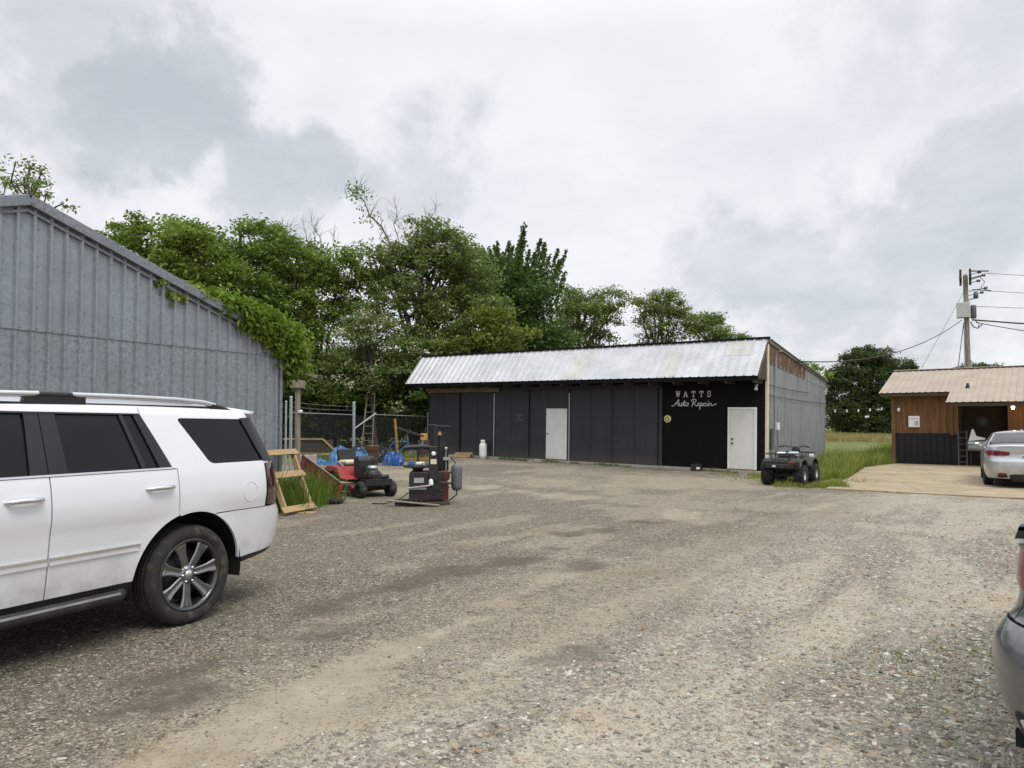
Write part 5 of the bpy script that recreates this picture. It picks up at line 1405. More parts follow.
# vine over the eave of the grey building (local axes of that building)
def barn_pt(x, y, z):
    c, s = cos(ROT_L), sin(ROT_L)
    return np.array([-4.67 + x * c - y * s, 14.5 + x * s + y * c, z])
r = np.random.default_rng(31)
Ps = []; Ds = []
def spray(c, n, sp, droop):
    p = np.array(c)[None] + r.normal(size=(n, 3)) * np.array(sp)
    Ps.append(p); Ds.append(np.tile(np.array(droop, float), (n, 1)))
for k in range(26):                                   # along the rake and the roof edge
    x = lerp(-2.2, .25, k / 25); wgt = sstep(-2.4, -.6, x)
    spray(barn_pt(x, lerp(.25, -.02, wgt), roofz(x) + .05 + .11 * wgt), int(30 + 170 * wgt), (.13, .18, .06 + .07 * wgt), (.5, .2, -.5))
for k in range(30):                                   # hanging over the corner
    f = k / 29
    for yy in (.02, .5, 1.1, 1.8):
        spray(barn_pt(.10 + .24 * sin(f * pi * .6) + r.normal() * .05, yy + r.normal() * .1, lerp(3.58, 2.72 - .1 * (yy > .3) - .45 * (yy > 1), f)), int(90 * (1 - .5 * f)), (.17, .2, .11), (.25, .1, -1.0))
for k in range(14):
    spray(barn_pt(.05 - .085 * k, -.10, roofz(-.085 * k) - .05 - (.34 - .018 * k) * r.random()), 46, (.08, .05, .11), (.1, 0, -1))
for k in range(5):                                    # a small tuft caught under the rake
    spray(barn_pt(-2.75 + .12 * k, -.06, roofz(-2.7 + .12 * k) - .20 - .05 * (2 - abs(k - 2))), 16, (.06, .02, .05), (.2, 0, -1))
P_ = np.concatenate(Ps); D_ = np.concatenate(Ds)
V, F = leaf_quads(P_, .125, r, .5, .5, D_)
vine = thing('vine', 'bright green creeper spilling over the eave of the grey metal building', 'vine', tuple(barn_pt(.3, .4, 0)))
o = mesh_np('vine_leaves', V - barn_pt(.3, .4, 0), F, M['leaf_vine'], vine)
mb = MB()
for q in range(5):
    pts = [barn_pt(.1 + .05 * q, .15 + .3 * q, 0) - barn_pt(.3, .4, 0) + np.array([r.normal() * .03, r.normal() * .03, z]) for z in np.linspace(0, 3.3, 8)]
    mb.tube([tuple(p) for p in pts], .018, 5)
mb.build('vine_stem', M['bark'], vine)

# ------------------------------------------------------------------ grass
def blades(name, n, sampler, h0, h1, w, m, seed, kind='stuff', lean=.35):
    r = np.random.default_rng(seed)
    x, y, k = sampler(r, n); n = len(x)
    h = (h0 + (h1 - h0) * r.random(n)) * k
    a = r.random(n) * 2 * pi; ca_, sa = np.cos(a), np.sin(a)
    lx, ly = r.normal(size=n) * lean * h, r.normal(size=n) * lean * h
    z = H(x, y) - .02
    ww = w * (.6 + .8 * r.random(n))
    b0 = np.stack([x - ca_ * ww, y - sa * ww, z], 1); b1 = np.stack([x + ca_ * ww, y + sa * ww, z], 1)
    m0 = np.stack([x + lx * .4 + ca_ * ww * .7, y + ly * .4 + sa * ww * .7, z + h * .6], 1); m1 = np.stack([x + lx * .4 - ca_ * ww * .7, y + ly * .4 - sa * ww * .7, z + h * .6], 1)
    t0 = np.stack([x + lx + ca_ * ww * .12, y + ly + sa * ww * .12, z + h], 1); t1 = np.stack([x + lx - ca_ * ww * .12, y + ly - sa * ww * .12, z + h], 1)
    V = np.stack([b0, b1, m0, m1, t0, t1], 1).reshape(-1, 3)
    i = (np.arange(n) * 6)[:, None]
    F = np.concatenate([i + np.array([[0, 1, 2, 3]]), i + np.array([[3, 2, 4, 5]])])
    o = mesh_np(name, V, F, M[m])
    return tag(o, kind=kind)
def tufted(x, y, s, seed, lo=.35): return np.clip((fbm(x, y, s, seed) - lo) * 3.2, 0.08, 1.2)
SHOP_B = np.array([.6, .8])
def fld(r, n):
    y = 18.5 + 50 * r.random(n) ** 1.35; x = at(800, 1) * y + r.random(n) * (at(925, 1) - at(800, 1)) * y
    s = .8 * (x - 8.4) - .6 * (y - 23.8); dp = .6 * (x - 8.4) + .8 * (y - 23.8)
    inslab = (.8 * (x - 7.9) - .6 * (y - 18.2) > -.02) & (-.73 * (x - 7.9) + .45 * (y - 18.2) < 0.15) 
    ok = ~((s < .1) & (dp < 7.9)) 
    # keep off the apron: right of its left edge
    e1 = (x - 7.9) * (22.0 - 18.2) - (y - 18.2) * (10.3 - 7.9); e2 = (x - 10.3) * (27.0 - 22) - (y - 22) * (13.2 - 10.3)
    on = ((y < 22) & (e1 > .0)) | ((y >= 22) & (y < 27.0) & (e2 > .0)) | ((y >= 27) & (y < 29.8) & (x > 13.2 + (y - 27) * .95))
    hut_ = (.8 * (x - 15.9) - .6 * (y - 30) > -.1) & (.6 * (x - 15.9) + .8 * (y - 30) > -.1) & (.6 * (x - 15.9) + .8 * (y - 30) < 7)
    ok &= ~on & ~hut_ & ((dp > -.9) | (s < 2.2)) & (dp > -3.1 - .0 * s) & (s > -.2)
    x, y = x[ok], y[ok]
    return x, y, tufted(x, y, .5, 301, .2) * (.55 + .75 * sstep(-1.5, 2.5, .6 * (x - 8.4) + .8 * (y - 23.8))) 
blades('field_grass', 78000, fld, .14, .46, .010, 'grass', 201)
blades('dry_field_grass', 9000, lambda r, n: (lambda y: (at(795, 1) * y + r.random(n) * (at(925, 1) - at(795, 1)) * y, y, np.ones(n)))(62 + 45 * r.random(n)), .25, .5, .03, 'dry_grass', 202)
def strip(ax, ay, bx, by, w):
    def f(r, n):
        t = r.random(n); q = r.normal(size=n) * w; L = math.hypot(bx - ax, by - ay)
        x = ax + (bx - ax) * t - (by - ay) / L * q; y = ay + (by - ay) * t + (bx - ax) / L * q
        k = tufted(x, y, 1.6, 310, .32); ok = k > .12
        return x[ok], y[ok], k[ok]
    return f
a_ = wpt(-.2, -.6)
blades('verge_grass', 9000, strip(a_.x, a_.y, 8.6, 19.4, .55), .05, .20, .007, 'grass', 203)
blades('wheel_grass', 2600, strip(6.95, 19.25, 8.7, 18.75, .22), .06, .24, .006, 'grass', 209)
a_ = wpt(-15, -.3); b_ = wpt(-.8, -.28)
blades('footing_weeds', 3600, strip(a_.x, a_.y, b_.x, b_.y, .10), .05, .20, .006, 'weed', 204)
blades('pallet_weeds', 6500, strip(-4.45, 13.3, -4.25, 16.2, .24), .2, .85, .008, 'weed', 205)
blades('wall_weeds', 1600, strip(-4.75, 13.6, -6.4, 10.6, .12), .1, .4, .008, 'weed', 206)
blades('yard_grass', 9000, strip(-8.0, 28.0, -4.6, 30.5, 1.5), .1, .4, .014, 'grass', 207)
gx_0, gy_0 = G(925, 665)
blades('gravel_weeds', 1300, lambda r, n: (lambda c: (c[0] + r.normal(size=n) * .22, c[1] + r.normal(size=n) * .22, np.ones(n)))((lambda k: (np.array([G(912, 660)[0], G(950, 688)[0], G(962, 742)[0], G(990, 655)[0]])[k], np.array([G(912, 660)[1], G(950, 688)[1], G(962, 742)[1], G(990, 655)[1]])[k]))(r.integers(0, 4, n))), .015, .05, .004, 'weed', 208)
# ------------------------------------------------------------------ yard clutter
def hz(x, y): return float(H(x, y))
# leaning pallet frame
T1, T2 = Vector((-4.80, 14.02, 1.10)), Vector((-4.50, 14.74, 1.10))
B1, B2 = Vector((-4.06, 13.02, .0)), Vector((-3.80, 13.72, .0))
pal = thing('pallet', 'broken wooden pallet frame leaning against the corner of the grey building', 'pallet', tuple((B1 + B2) / 2))
o0 = (B1 + B2) / 2
fac = (T1 - B1).cross(T2 - T1).normalized()
if fac.y > 0: fac = -fac
for a, b in ((B1, T1), (B2, T2)):
    mb = MB(); mb.bar(a - o0 + Vector((0, 0, .02)), b - o0, .045, .11, fac); mb.build('rail', M['wood_new'], pal, .004)
for f, hgt_ in ((.95, .14), (.58, .15), (.05, .13)):
    a = B1.lerp(T1, f) - o0 + fac * .066; b = B2.lerp(T2, f) - o0 + fac * .066
    e = (b - a).normalized() * .13
    mb = MB(); mb.bar(a - e, b + e * .6, .022, hgt_, (T1 - B1).normalized()); mb.build('board', M['wood_new'], pal, .004)
mb = MB(); mb.bb(-.28, .30, -.10, .12, .0, .022); mb.build('board', M['wood_new'], pal, .004)
# red tray board propped on its end
lo_, hi_ = Vector((-3.74, 15.4, .03)), Vector((-4.98, 16.8, .58))
red = thing('ramp', 'long red sheet metal ramp with pale worn edges lying tilted in the weeds', 'ramp', tuple(lo_))
d_ = hi_ - lo_; up_ = Vector((.25, .25, 1)).normalized()
mb = MB(); mb.add([(0, 0, 0), tuple(d_), tuple(d_ + up_ * .36), tuple(up_ * .36)], [(0, 1, 2, 3)])
o = mb.build('sheet', M['red_rust'], red); sd = o.modifiers.new('t', 'SOLIDIFY'); sd.thickness = .015
mb = MB(); mb.bar(up_ * .37, d_ + up_ * .37, .035, .03); mb.build('edge_rail', M['wood_old'], red, .004)
mb = MB(); mb.bar((0, 0, 0), d_, .03, .03); mb.build('edge_rail', M['wood_new'], red, .004)
mb = MB(); mb.bar((-.01, 0, 0), up_ * .36, .03, .04); mb.build('end_post', M['red_paint'], red, .004)
mb = MB()
for f in (.3, .6, .88): mb.bar(d_ * f + Vector((-.02, -.016, 0)), d_ * f + up_ * .36 + Vector((-.02, -.016, 0)), .02, .03)
mb.bar(d_ + Vector((0, 0, -.62)), d_ + up_ * .4, .05, .05)
mb.build('stiffener', M['red_rust'], red)
# old tyre lying in front of it
ox, oy = -3.72, 15.05
ty = thing('old_tyre', 'small worn tyre lying flat on the gravel by the red panel', 'tyre', (ox, oy, 0))
MB().lathe([(.09, .01), (.10, .005), (.17, .0), (.205, .02), (.21, .055), (.205, .09), (.17, .11), (.10, .105), (.09, .10), (.085, .055), (.09, .01)], 28).build('tread', M['rubber'], ty)
MB().lathe([(0, .04), (.08, .035), (.088, .05), (.08, .07), (0, .065)], 20).build('rim', M['dark_steel'], ty)

# lawn tractor, hood off; local x = forward
mow = thing('riding_mower', 'red riding mower without hood, cream seat and small black tyres', 'mower', (-3.70, 17.0, 0), radians(-50.7))
mow.scale = (1.1, 1.1, 1.1)
def lawn_wheel(x, y, R, w, hub):
    q = bpy.data.objects.new('wheel', None); q.location = (x, y, R); link(q, mow); h = w / 2
    MB().lathe([(R * .5, -h * .8), (R * .62, -h), (R * .88, -h * .95), (R, -h * .6), (R, h * .6), (R * .88, h * .95), (R * .62, h), (R * .5, h * .8)], 28, 'Y').build('tyre', M['rubber'], q)
    MB().lathe([(0, -h * .75), (R * .16, -h * .75), (R * .2, -h * .4), (R * .46, -h * .4), (R * .53, -h * .82), (R * .53, h * .82), (R * .46, h * .4), (R * .2, h * .4), (R * .16, h * .75), (0, h * .75)], 24, 'Y').build('rim', M[hub], q)
lawn_wheel(.92, -.34, .17, .15, 'dark_steel'); lawn_wheel(.92, .34, .17, .15, 'dark_steel')
lawn_wheel(-.22, -.40, .22, .22, 'steel'); lawn_wheel(-.22, .40, .22, .22, 'steel')
mb = MB(); mb.bb(-.35, 1.05, -.17, -.12, .27, .36); mb.bb(-.35, 1.05, .12, .17, .27, .36); mb.bb(1.0, 1.06, -.3, .3, .25, .38); mb.bb(.5, 1.0, -.14, .14, .33, .36)
mb.tube([(.92, -.3, .17), (.92, 0, .26), (.92, .3, .17)], .022, 8); mb.build('chassis', M['black_metal'], mow, .005)
mb = MB(); mb.prism([(.28, .13), (.78, .13), (.82, .22), (.70, .27), (.26, .27)], -.47, .47, 'Y'); mb.build('mower_deck', M['dark_red'], mow, .03)
mb = MB(); mb.prism([(-.55, .36), (-.52, .56), (-.36, .62), (.10, .60), (.24, .40), (.50, .38), (.50, .35), (.20, .345), (.1, .46), (-.05, .50), (-.40, .50), (-.46, .36)], -.46, .46, 'Y'); mb.build('fender', M['red_paint'], mow, .03)
mb = MB(); mb.bb(-.5, .05, -.3, .3, .36, .56); mb.build('tank_cover', M['red_paint'], mow, .03)
mb = MB(); mb.box((-.18, 0, .68), (.40, .42, .09)); mb.build('seat_cushion', M['cream'], mow, .035)
mb = MB(); mb.box((-.40, 0, .80), (.10, .42, .32), rot=Matrix.Rotation(-.25, 3, 'Y')); mb.box((-.18, 0, .62), (.44, .46, .06)); mb.build('seat_back', M['black_metal'], mow, .035)
mb = MB(); mb.prism([(.32, .36), (.28, .80), (.36, .82), (.48, .84), (.56, .76), (.58, .36)], -.19, .19, 'Y'); mb.build('dash_console', M['black_metal'], mow, .03)
mb = MB(); mb.tube([(.40, 0, .9), (.26, 0, 1.0)], .02, 8)
mb.tube([(.26 + .07 * cos(a) * .5, .17 * sin(a), 1.0 + .17 * cos(a) * .55 * .6) for a in np.linspace(0, 2 * pi, 22)], .014, 6, False); mb.build('steering_wheel', M['black_metal'], mow)
mb = MB(); mb.lathe([(0, .36), (.14, .36), (.16, .42), (.15, .52), (.11, .56), (0, .57)], 20, 'Z', (.78, 0, 0)); mb.bb(.62, .72, -.15, .15, .36, .5); mb.build('engine', M['dark_steel'], mow, .01)
mb = MB(); mb.tube([(.6, .1, .38), (.72, .2, .52), (.95, .2, .44)], .02, 7); mb.tube([(.1, -.3, .6), (.02, -.42, .72)], .012, 6); mb.build('lever', M['steel'], mow)

mb = MB()
for q in range(3): mb.tube([(.62, -.1 + .1 * q, .5), (.70, -.16 + .12 * q, .62), (.82, -.12 + .1 * q, .58), (.92, -.1 + .1 * q, .40)], .010, 6)
mb.tube([(.55, .1, .80), (.62, .18, .72), (.66, .2, .45)], .008, 5); mb.build('engine_hose', M['rubber'], mow)
mb = MB(); mb.lathe([(0, .57), (.10, .57), (.11, .60), (.09, .64), (0, .65)], 18, 'Z', (.78, 0, 0)); mb.build('flywheel_screen', M['steel'], mow)
mb = MB(); mb.bb(.86, .98, -.1, .1, .36, .48); mb.build('battery', M['black_metal'], mow, .008)
mb = MB(); mb.lathe([(0, -.09), (.045, -.09), (.045, .09), (0, .09)], 12, 'Y', (.95, .18, .42)); mb.build('muffler', M['dark_steel'], mow)
# tyre changing machine
TX, TY = at(424, 14.9), 14.9
tc_ = thing('tyre_changer', 'worn dark red tyre changing machine with black column and grey air tank', 'machine', (TX, TY, 0), radians(8))
mb = MB()
mb.bar((-.58, -.34, .04), (.52, -.34, .04), .10, .075); mb.bar((-.58, .30, .04), (.52, .30, .04), .10, .075); mb.bar((-.5, -.4, .035), (-.5, .38, .035), .1, .06); mb.bar((.45, -.4, .035), (.45, .38, .035), .1, .06)
mb.build('skid', M['wood_dark'], tc_, .006)
mb = MB(); mb.bar((-.75, -.36, .13), (.30, -.52, .03), .12, .022); mb.build('skid_plank', M['wood_old'], tc_, .004)
mb = MB(); mb.prism([(-.30, .085), (.36, .085), (.36, .62), (.30, .68), (-.24, .68), (-.30, .62)], -.26, .28, 'Y'); mb.build('cabinet', M['cab_black'], tc_, .015)
mb = MB(); mb.bb(.10, .34, -.275, -.262, .12, .6); mb.build('side_cover', M['black_metal'], tc_, .006)
mb = MB(); mb.bb(-.31, .05, -.30, -.262, .32, .37); mb.bar((-.34, -.33, .36), (.12, -.34, .41), .06, .03); mb.build('bead_arm', M['steel'], tc_, .008)
mb = MB(); mb.lathe([(0, .68), (.10, .68), (.12, .74), (.30, .76), (.30, .80), (.10, .81), (0, .81)], 8, 'Z', (-.12, 0, 0), False); mb.build('turntable', M['dark_steel'], tc_, .006)
mb = MB()
for a in range(4):
    q = a * pi / 2 + .4; mb.box((-.12 + .24 * cos(q), .24 * sin(q), .835), (.14, .05, .06), q)
mb.build('clamp', M['steel'], tc_, .006)
mb = MB(); mb.bb(-.30, -.20, -.22, -.12, .82, .90); mb.build('tool_box', M['blue_paint'], tc_, .01)
mb = MB(); mb.bb(-.16, .02, -.24, -.16, .82, .88); mb.build('rag', M['white_paint'], tc_, .02)
mb = MB(); mb.bb(.10, .28, -.33, -.262, .50, .72); mb.bb(.10, .28, -.33, -.18, .70, 1.20); mb.bb(.14, .26, -.18, .2, 1.10, 1.16); mb.build('column', M['black_metal'], tc_, .012)
mb = MB(); mb.tube([(.2, -.1, 1.10), (.10, -.14, 1.17), (-.02, -.16, 1.19), (-.40, -.2, 1.17)], [.05, .055, .05, .04], 10); mb.tube([(-.12, -.17, 1.19), (-.12, -.17, .86)], .022, 8); mb.build('swing_arm', M['black_metal'], tc_)
mb = MB(); mb.bar((.25, .12, 1.1), (.25, .12, 1.60), .09, .09); mb.bar((.34, .16, .7), (.34, .16, 1.56), .04, .04); mb.bb(.27, .50, .17, .20, .66, 1.46); mb.bar((.50, .16, .68), (.50, .16, 1.58), .035, .035); mb.bar((.22, .14, 1.59), (.56, .14, 1.59), .04, .04); mb.build('post', M['black_metal'], tc_, .006)
mb = MB(); mb.tube([(.02, .1, 1.45), (.04, .1, 1.56), (.10, .1, 1.62), (.2, .1, 1.63), (.34, .1, 1.60), (.55, .08, 1.60)], .016, 7); mb.tube([(.55, .08, 1.60), (.56, .1, 1.3), (.50, .1, .98)], .010, 6); mb.build('hose', M['black_metal'], tc_)
mb = MB(); mb.tube([(.46, .1, .55), (.46, .1, 1.10)], .014, 7); mb.lathe([(0, 0), (.03, 0), (.03, .07), (0, .07)], 10, 'Z', (.46, .1, 1.1)); mb.bb(.40, .54, .05, .14, .9, .96); mb.build('air_line', M['steel'], tc_)
mb = MB(); mb.lathe([(0, .27), (.06, .275), (.105, .31), (.115, .36), (.115, .72), (.105, .78), (.06, .81), (0, .815)], 24, 'Z', (.68, 0, 0)); tk = mb.build('air_tank', M['grey_plastic'], tc_)
mb = MB(); mb.tube([(.68, 0, .28), (.68, 0, .19), (.60, 0, .12), (.52, 0, .07)], .016, 7); mb.bb(.36, .58, -.02, .02, .62, .66); mb.bb(.36, .58, -.02, .02, .40, .44); mb.build('tank_bracket', M['dark_steel'], tc_)
mb = MB(); mb.lathe([(0, -.06), (.10, -.06), (.12, -.03), (.12, .03), (.10, .06), (0, .06)], 18, 'Y', (.42, -.05, .58)); mb.bb(.36, .50, -.2, -.06, .1, .45); mb.build('motor', M['dark_red'], tc_, .006)
mb = MB(); mb.lathe([(0, 0), (.045, 0), (.05, .02), (.045, .1), (.03, .13), (0, .13)], 12, 'Z', (.14, -.31, .41)); mb.build('oiler_cup', M['lamp_glass'], tc_)
mb = MB(); mb.prism([(-.05, 0), (.05, 0), (0, .09)], -.008, .008, 'Y'); wl_ = mb.build('warning_label', M['orange'], tc_); wl_.location = (.33, .09, 1.42)

for q in range(4):
    mb = MB(); mb.tube([(.30 + .03 * q, -.2, .66), (.36 + .05 * q, -.24, .50 - .05 * q), (.34 + .04 * q, -.27, .30), (.20, -.29, .22 + .04 * q)], .009, 6); mb.build('hose', M['rubber'], tc_)
mb = MB(); mb.tube([(.56, .08, .95), (.62, .0, .88), (.66, 0, .83)], .012, 6); mb.build('hose', M['rubber'], tc_)
mb = MB(); mb.tube([(-.3, -.1, .25), (-.5, -.2, .12), (-.8, -.1, .03), (-1.05, .1, .02)], .012, 6)
mb.build('hose', M['rubber'], tc_)
mb = MB(); mb.lathe([(0, -.015), (.04, -.015), (.045, 0), (.045, .01)], 16, 'Y', (.19, -.335, 1.05)); mb.build('pressure_gauge', M['lamp_glass'], tc_)
mb = MB(); mb.bb(.13, .25, -.334, -.3305, .84, .94); mb.build('notice_plate', M['cream'], tc_)
mb = MB(); mb.bb(-.2, .0, -.2645, -.2605, .46, .56); mb.build('maker_plate', M['steel'], tc_)
mb = MB()
for q in range(3): mb.box((-.25 + .1 * q, -.31, .10), (.05, .12, .025)); 
mb.build('pedal', M['dark_steel'], tc_)
# blue tarpaulins, box, bag
def heap(mb, x, y, z, rx, ry, h, seed, nx=18, ny=14):
    r = np.random.default_rng(seed); vs = []
    for j in range(ny + 1):
        for i in range(nx + 1):
            u, v = i / nx * 2 - 1, j / ny * 2 - 1
            rr = max(abs(u) ** 2.4 + abs(v) ** 2.4, 0) ** (1 / 2.4)
            e = max(0, 1 - rr ** 2.2)
            vs.append((x + u * rx + r.normal() * .025, y + v * ry + r.normal() * .025, z + h * e ** .6 * (.75 + .35 * r.random()) + .004))
    fs = [(j * (nx + 1) + i, j * (nx + 1) + i + 1, (j + 1) * (nx + 1) + i + 1, (j + 1) * (nx + 1) + i) for j in range(ny) for i in range(nx)]
    mb.add(vs, fs, False); return mb
def P(px, d): return (at(px, d), d)
for i, (px, d, rx, ry, h, lab) in enumerate(((319, 25.5, .28, .3, .22, 'small crumpled blue tarp heap left of the riding mower'), (341, 25.0, .42, .35, .66, 'blue tarp heap behind the seat of the riding mower'), (361, 25.0, .28, .3, .62, 'blue tarp bundle beside the brown carton'), (394, 26.0, .42, .35, .48, 'deep blue tarp heap below the yellow hoist'))):
    x, y = P(px, d)
    tag(heap(MB(), x, y, hz(x, y), rx, ry, h, 40 + i).build('tarp', M['tarp' if i == 3 else 'tarp_pale'], None), lab, 'tarp', 'blue tarps behind the mower')
x, y = P(372, 26)
bx_ = thing('carton', 'flattened brown cardboard carton between the blue tarps', 'box', (x, y, hz(x, y)), .3)
mb = MB(); mb.bb(-.2, .2, -.18, .18, 0, .42); mb.build('carton_body', M['wood_dark'], bx_, .006)
mb = MB(); mb.box((0, -.05, .55), (.46, .42, .012), rot=Matrix.Rotation(-.7, 3, 'X')); mb.build('flap', M['cardboard'], bx_)
x, y = P(383, 27)
tag(heap(MB(), x, y, hz(x, y), .26, .3, .52, 55).build('rubbish_bag', M['black_metal'], None), 'black rubbish bag beside the deep blue tarp', 'bag')
# yellow shop hoist and orange can
x, y = P(404, 27.5)
ho = thing('engine_hoist', 'old yellow engine hoist standing at the left end of the shop', 'hoist', (x, y, hz(x, y)), radians(10))
mb = MB(); mb.bar((-.2, 0, 0), (-.34, 0, 1.65), .09, .09); mb.build('mast', M['yellow'], ho, .008)
mb = MB(); mb.bar((-.40, 0, 1.35), (.75, 0, .98), .06, .08); mb.build('boom', M['dark_steel'], ho, .008)
mb = MB(); mb.bar((-.25, 0, .5), (.25, 0, 1.25), .06, .06); mb.build('ram', M['dark_steel'], ho)
mb = MB(); mb.bar((-.3, -.05, .1), (1.0, -.4, .1), .08, .08); mb.bar((-.3, .05, .1), (1.0, .4, .1), .08, .08); mb.build('base_leg', M['yellow'], ho, .006)
mb = MB()
for a in ((1.0, -.4), (1.0, .4), (-.3, 0)): mb.lathe([(0, -.03), (.055, -.03), (.055, .03), (0, .03)], 12, 'Y', (a[0], a[1], .055))
mb.build('caster', M['black_metal'], ho)
mb = MB(); mb.tube([(.72, 0, .99), (.72, 0, .7)], .015, 6); mb.tube([(.72 + .05 * cos(a), 0, .66 + .05 * sin(a)) for a in np.linspace(1.6, 6, 10)], .014, 6); mb.build('hook', M['steel'], ho)
x, y = P(399, 28.5)
bk = thing('bicycle', 'blue and silver bicycle leaning behind the yellow hoist', 'bicycle', (x, y, hz(x, y)), .3)
for xx in (-.5, .5):
    q = bpy.data.objects.new('wheel', None); q.location = (xx, 0, .33); link(q, bk)
    mb = MB(); mb.tube([(.31 * cos(a), 0, .31 * sin(a)) for a in np.linspace(0, 2 * pi, 33)], .02, 7, False); mb.build('tyre', M['rubber'], q)
    mb = MB()
    for a in np.linspace(0, 2 * pi, 13)[:-1]: mb.tube([(0, 0, 0), (.3 * cos(a), 0, .3 * sin(a))], .003, 4)
    mb.build('spokes', M['steel'], q)
mb = MB()
for a, b in (((-.5, 0, .33), (-.08, 0, .28)), ((-.08, 0, .28), (-.2, 0, .78)), ((-.2, 0, .74), (.36, 0, .74)), ((-.08, 0, .28), (.38, 0, .66)), ((-.5, 0, .33), (-.2, 0, .74)), ((.35, 0, .80), (.5, 0, .33))): mb.tube([a, b], .022, 8)
mb.build('frame', M['blue_paint'], bk)
mb = MB(); mb.tube([(.35, 0, .80), (.36, 0, .92)], .015, 6); mb.tube([(.30, -.26, .94), (.37, 0, .92), (.30, .26, .94)], .014, 6); mb.build('handlebar', M['steel'], bk)
mb = MB(); mb.box((-.22, 0, .86), (.26, .13, .05)); mb.build('saddle', M['black_metal'], bk, .02)
x, y = P(424, 29)
can = thing('fuel_can', 'small orange fuel can on a stand by the shop corner', 'can', (x, y, hz(x, y)))
mb = MB(); mb.bb(-.22, .22, -.2, .2, 0, .78); mb.build('crate', M['wood_dark'], can, .01)
mb = MB(); mb.bb(-.13, .13, -.1, .1, .782, 1.06); mb.build('can_body', M['orange'], can, .03)
mb = MB(); mb.tube([(-.08, 0, 1.06), (-.08, 0, 1.12), (.06, 0, 1.12), (.06, 0, 1.06)], .014, 6); mb.build('handle', M['black_metal'], can)

# propane cylinder and lumber at the doors
w_ = wpt(-11.72, -.42)
gas = thing('gas_cylinder', 'white propane gas cylinder standing at the charcoal doors', 'gas cylinder', (w_.x, w_.y, hz(w_.x, w_.y) ))
mb = MB(); mb.lathe([(0, .03), (.12, .03), (.155, .08), (.16, .14), (.16, .52), (.15, .60), (.10, .66), (0, .68)], 28); mb.build('tank', M['white_paint'], gas)
mb = MB(); mb.lathe([(.115, 0), (.13, 0), (.13, .06), (.115, .06)], 24); mb.build('foot_ring', M['white_paint'], gas)
mb = MB(); mb.lathe([(.085, .655), (.095, .655), (.095, .79), (.085, .79), (.085, .655)], 24); mb.build('collar', M['white_paint'], gas)
mb = MB(); mb.lathe([(0, .67), (.022, .67), (.022, .73), (.03, .74), (.03, .76), (0, .76)], 12); mb.build('valve', M['yellow'], gas)
r = random.Random(4)
w_ = wpt(-12.9, -.75)
for k in range(9):
    x, y = w_.x + r.uniform(-.6, .5), w_.y + r.uniform(-.35, .3); L = r.uniform(.25, .6)
    mb = MB(); mb.box((0, 0, .05), (L, r.uniform(.08, .16), .1), rot=Matrix.Rotation(r.uniform(-.4, .4), 3, 'Z') @ Matrix.Rotation(r.uniform(-.1, .1), 3, 'Y'))
    o = mb.build('wood_offcut', M['wood_new'], None, .008, loc=(x, y, hz(x, y) + (.1 if k > 5 else 0) + .02))
    tag(o, 'sawn wood offcut in the loose pile by the charcoal doors', 'wood', 'wood offcuts by the doors')
w_ = wpt(-2.25, -.42)
crt = thing('battery_box', 'small black box with white label on the ground below the shop lettering', 'box', (w_.x, w_.y, hz(w_.x, w_.y)), radians(-30))
mb = MB(); mb.bb(-.19, .19, -.11, .11, 0, .22); mb.build('case', M['black_metal'], crt, .015)
mb = MB(); mb.bb(.02, .14, -.114, -.1105, .07, .14); mb.build('label', M['white_paint'], crt)
mb = MB(); mb.tube([(-.1, 0, .22), (-.1, 0, .27), (.1, 0, .27), (.1, 0, .22)], .012, 6); mb.build('handle', M['black_metal'], crt)
w_ = wpt(-8.95, -.5)
tag(heap(MB(), w_.x, w_.y, hz(w_.x, w_.y), .3, .16, .12, 77, 10, 8).build('rag_heap', M['wood_old'], None), 'low grey scrap heap at the foot of the charcoal doors', 'scrap')

# ------------------------------------------------------------------ back yard: posts, chain link fence, ladder
x, y = P(297.5, 18.5)
bp = thing('wooden_post', 'weathered round wooden post with square cap beside the vine', 'post', (x, y, hz(x, y)))
mb = MB(); mb.tube([(0, 0, 0), (.01, 0, 1.2), (.0, 0, 2.55)], [.075, .07, .065], 14); mb.build('pole', M['wood_old'], bp)
mb = MB(); mb.bb(-.15, .15, -.15, .15, 2.50, 2.70); mb.build('cap', M['wood_old'], bp, .015)
mb = MB(); mb.bar((-.06, .2, 2.98), (.46, .1, 2.80), .06, .07); mb.bar((-.02, .06, 2.68), (-.02, .18, 2.97), .04, .04); mb.build('bracket', M['wood_old'], bp, .006)
mb = MB(); mb.lathe([(0, 0), (.035, .005), (.05, .05), (.0, .055)], 14, 'Y', (.11, -.13, 1.9)); mb.bb(.03, .12, -.08, -.03, 1.86, 1.93); mb.build('floodlight', M['white_paint'], bp, .008)
fence = thing('chain_link_fence', 'galvanised chain link fence with barbed top wires across the back yard', 'fence', (*P(354, 29), hz(*P(354, 29))))
fx0, fy0 = P(354, 29)
fp = [P(286, 22.5), P(291, 22.9), P(354, 29), P(428, 33.5)]
def rel(p, z): return (p[0] - fx0, p[1] - fy0, z)
for (px_, py_), hh, rr in zip(fp, (2.1, 2.25, 2.25, 1.9), (.03, .045, .06, .035)):
    mb = MB(); mb.tube([(0, 0, -.2), (0, 0, hh)], rr, 12); mb.lathe([(rr * 1.15, hh), (rr * 1.15, hh + .03), (0, hh + rr)], 12); mb.build('post', M['galv_pipe'], fence, loc=rel((px_, py_), 0))
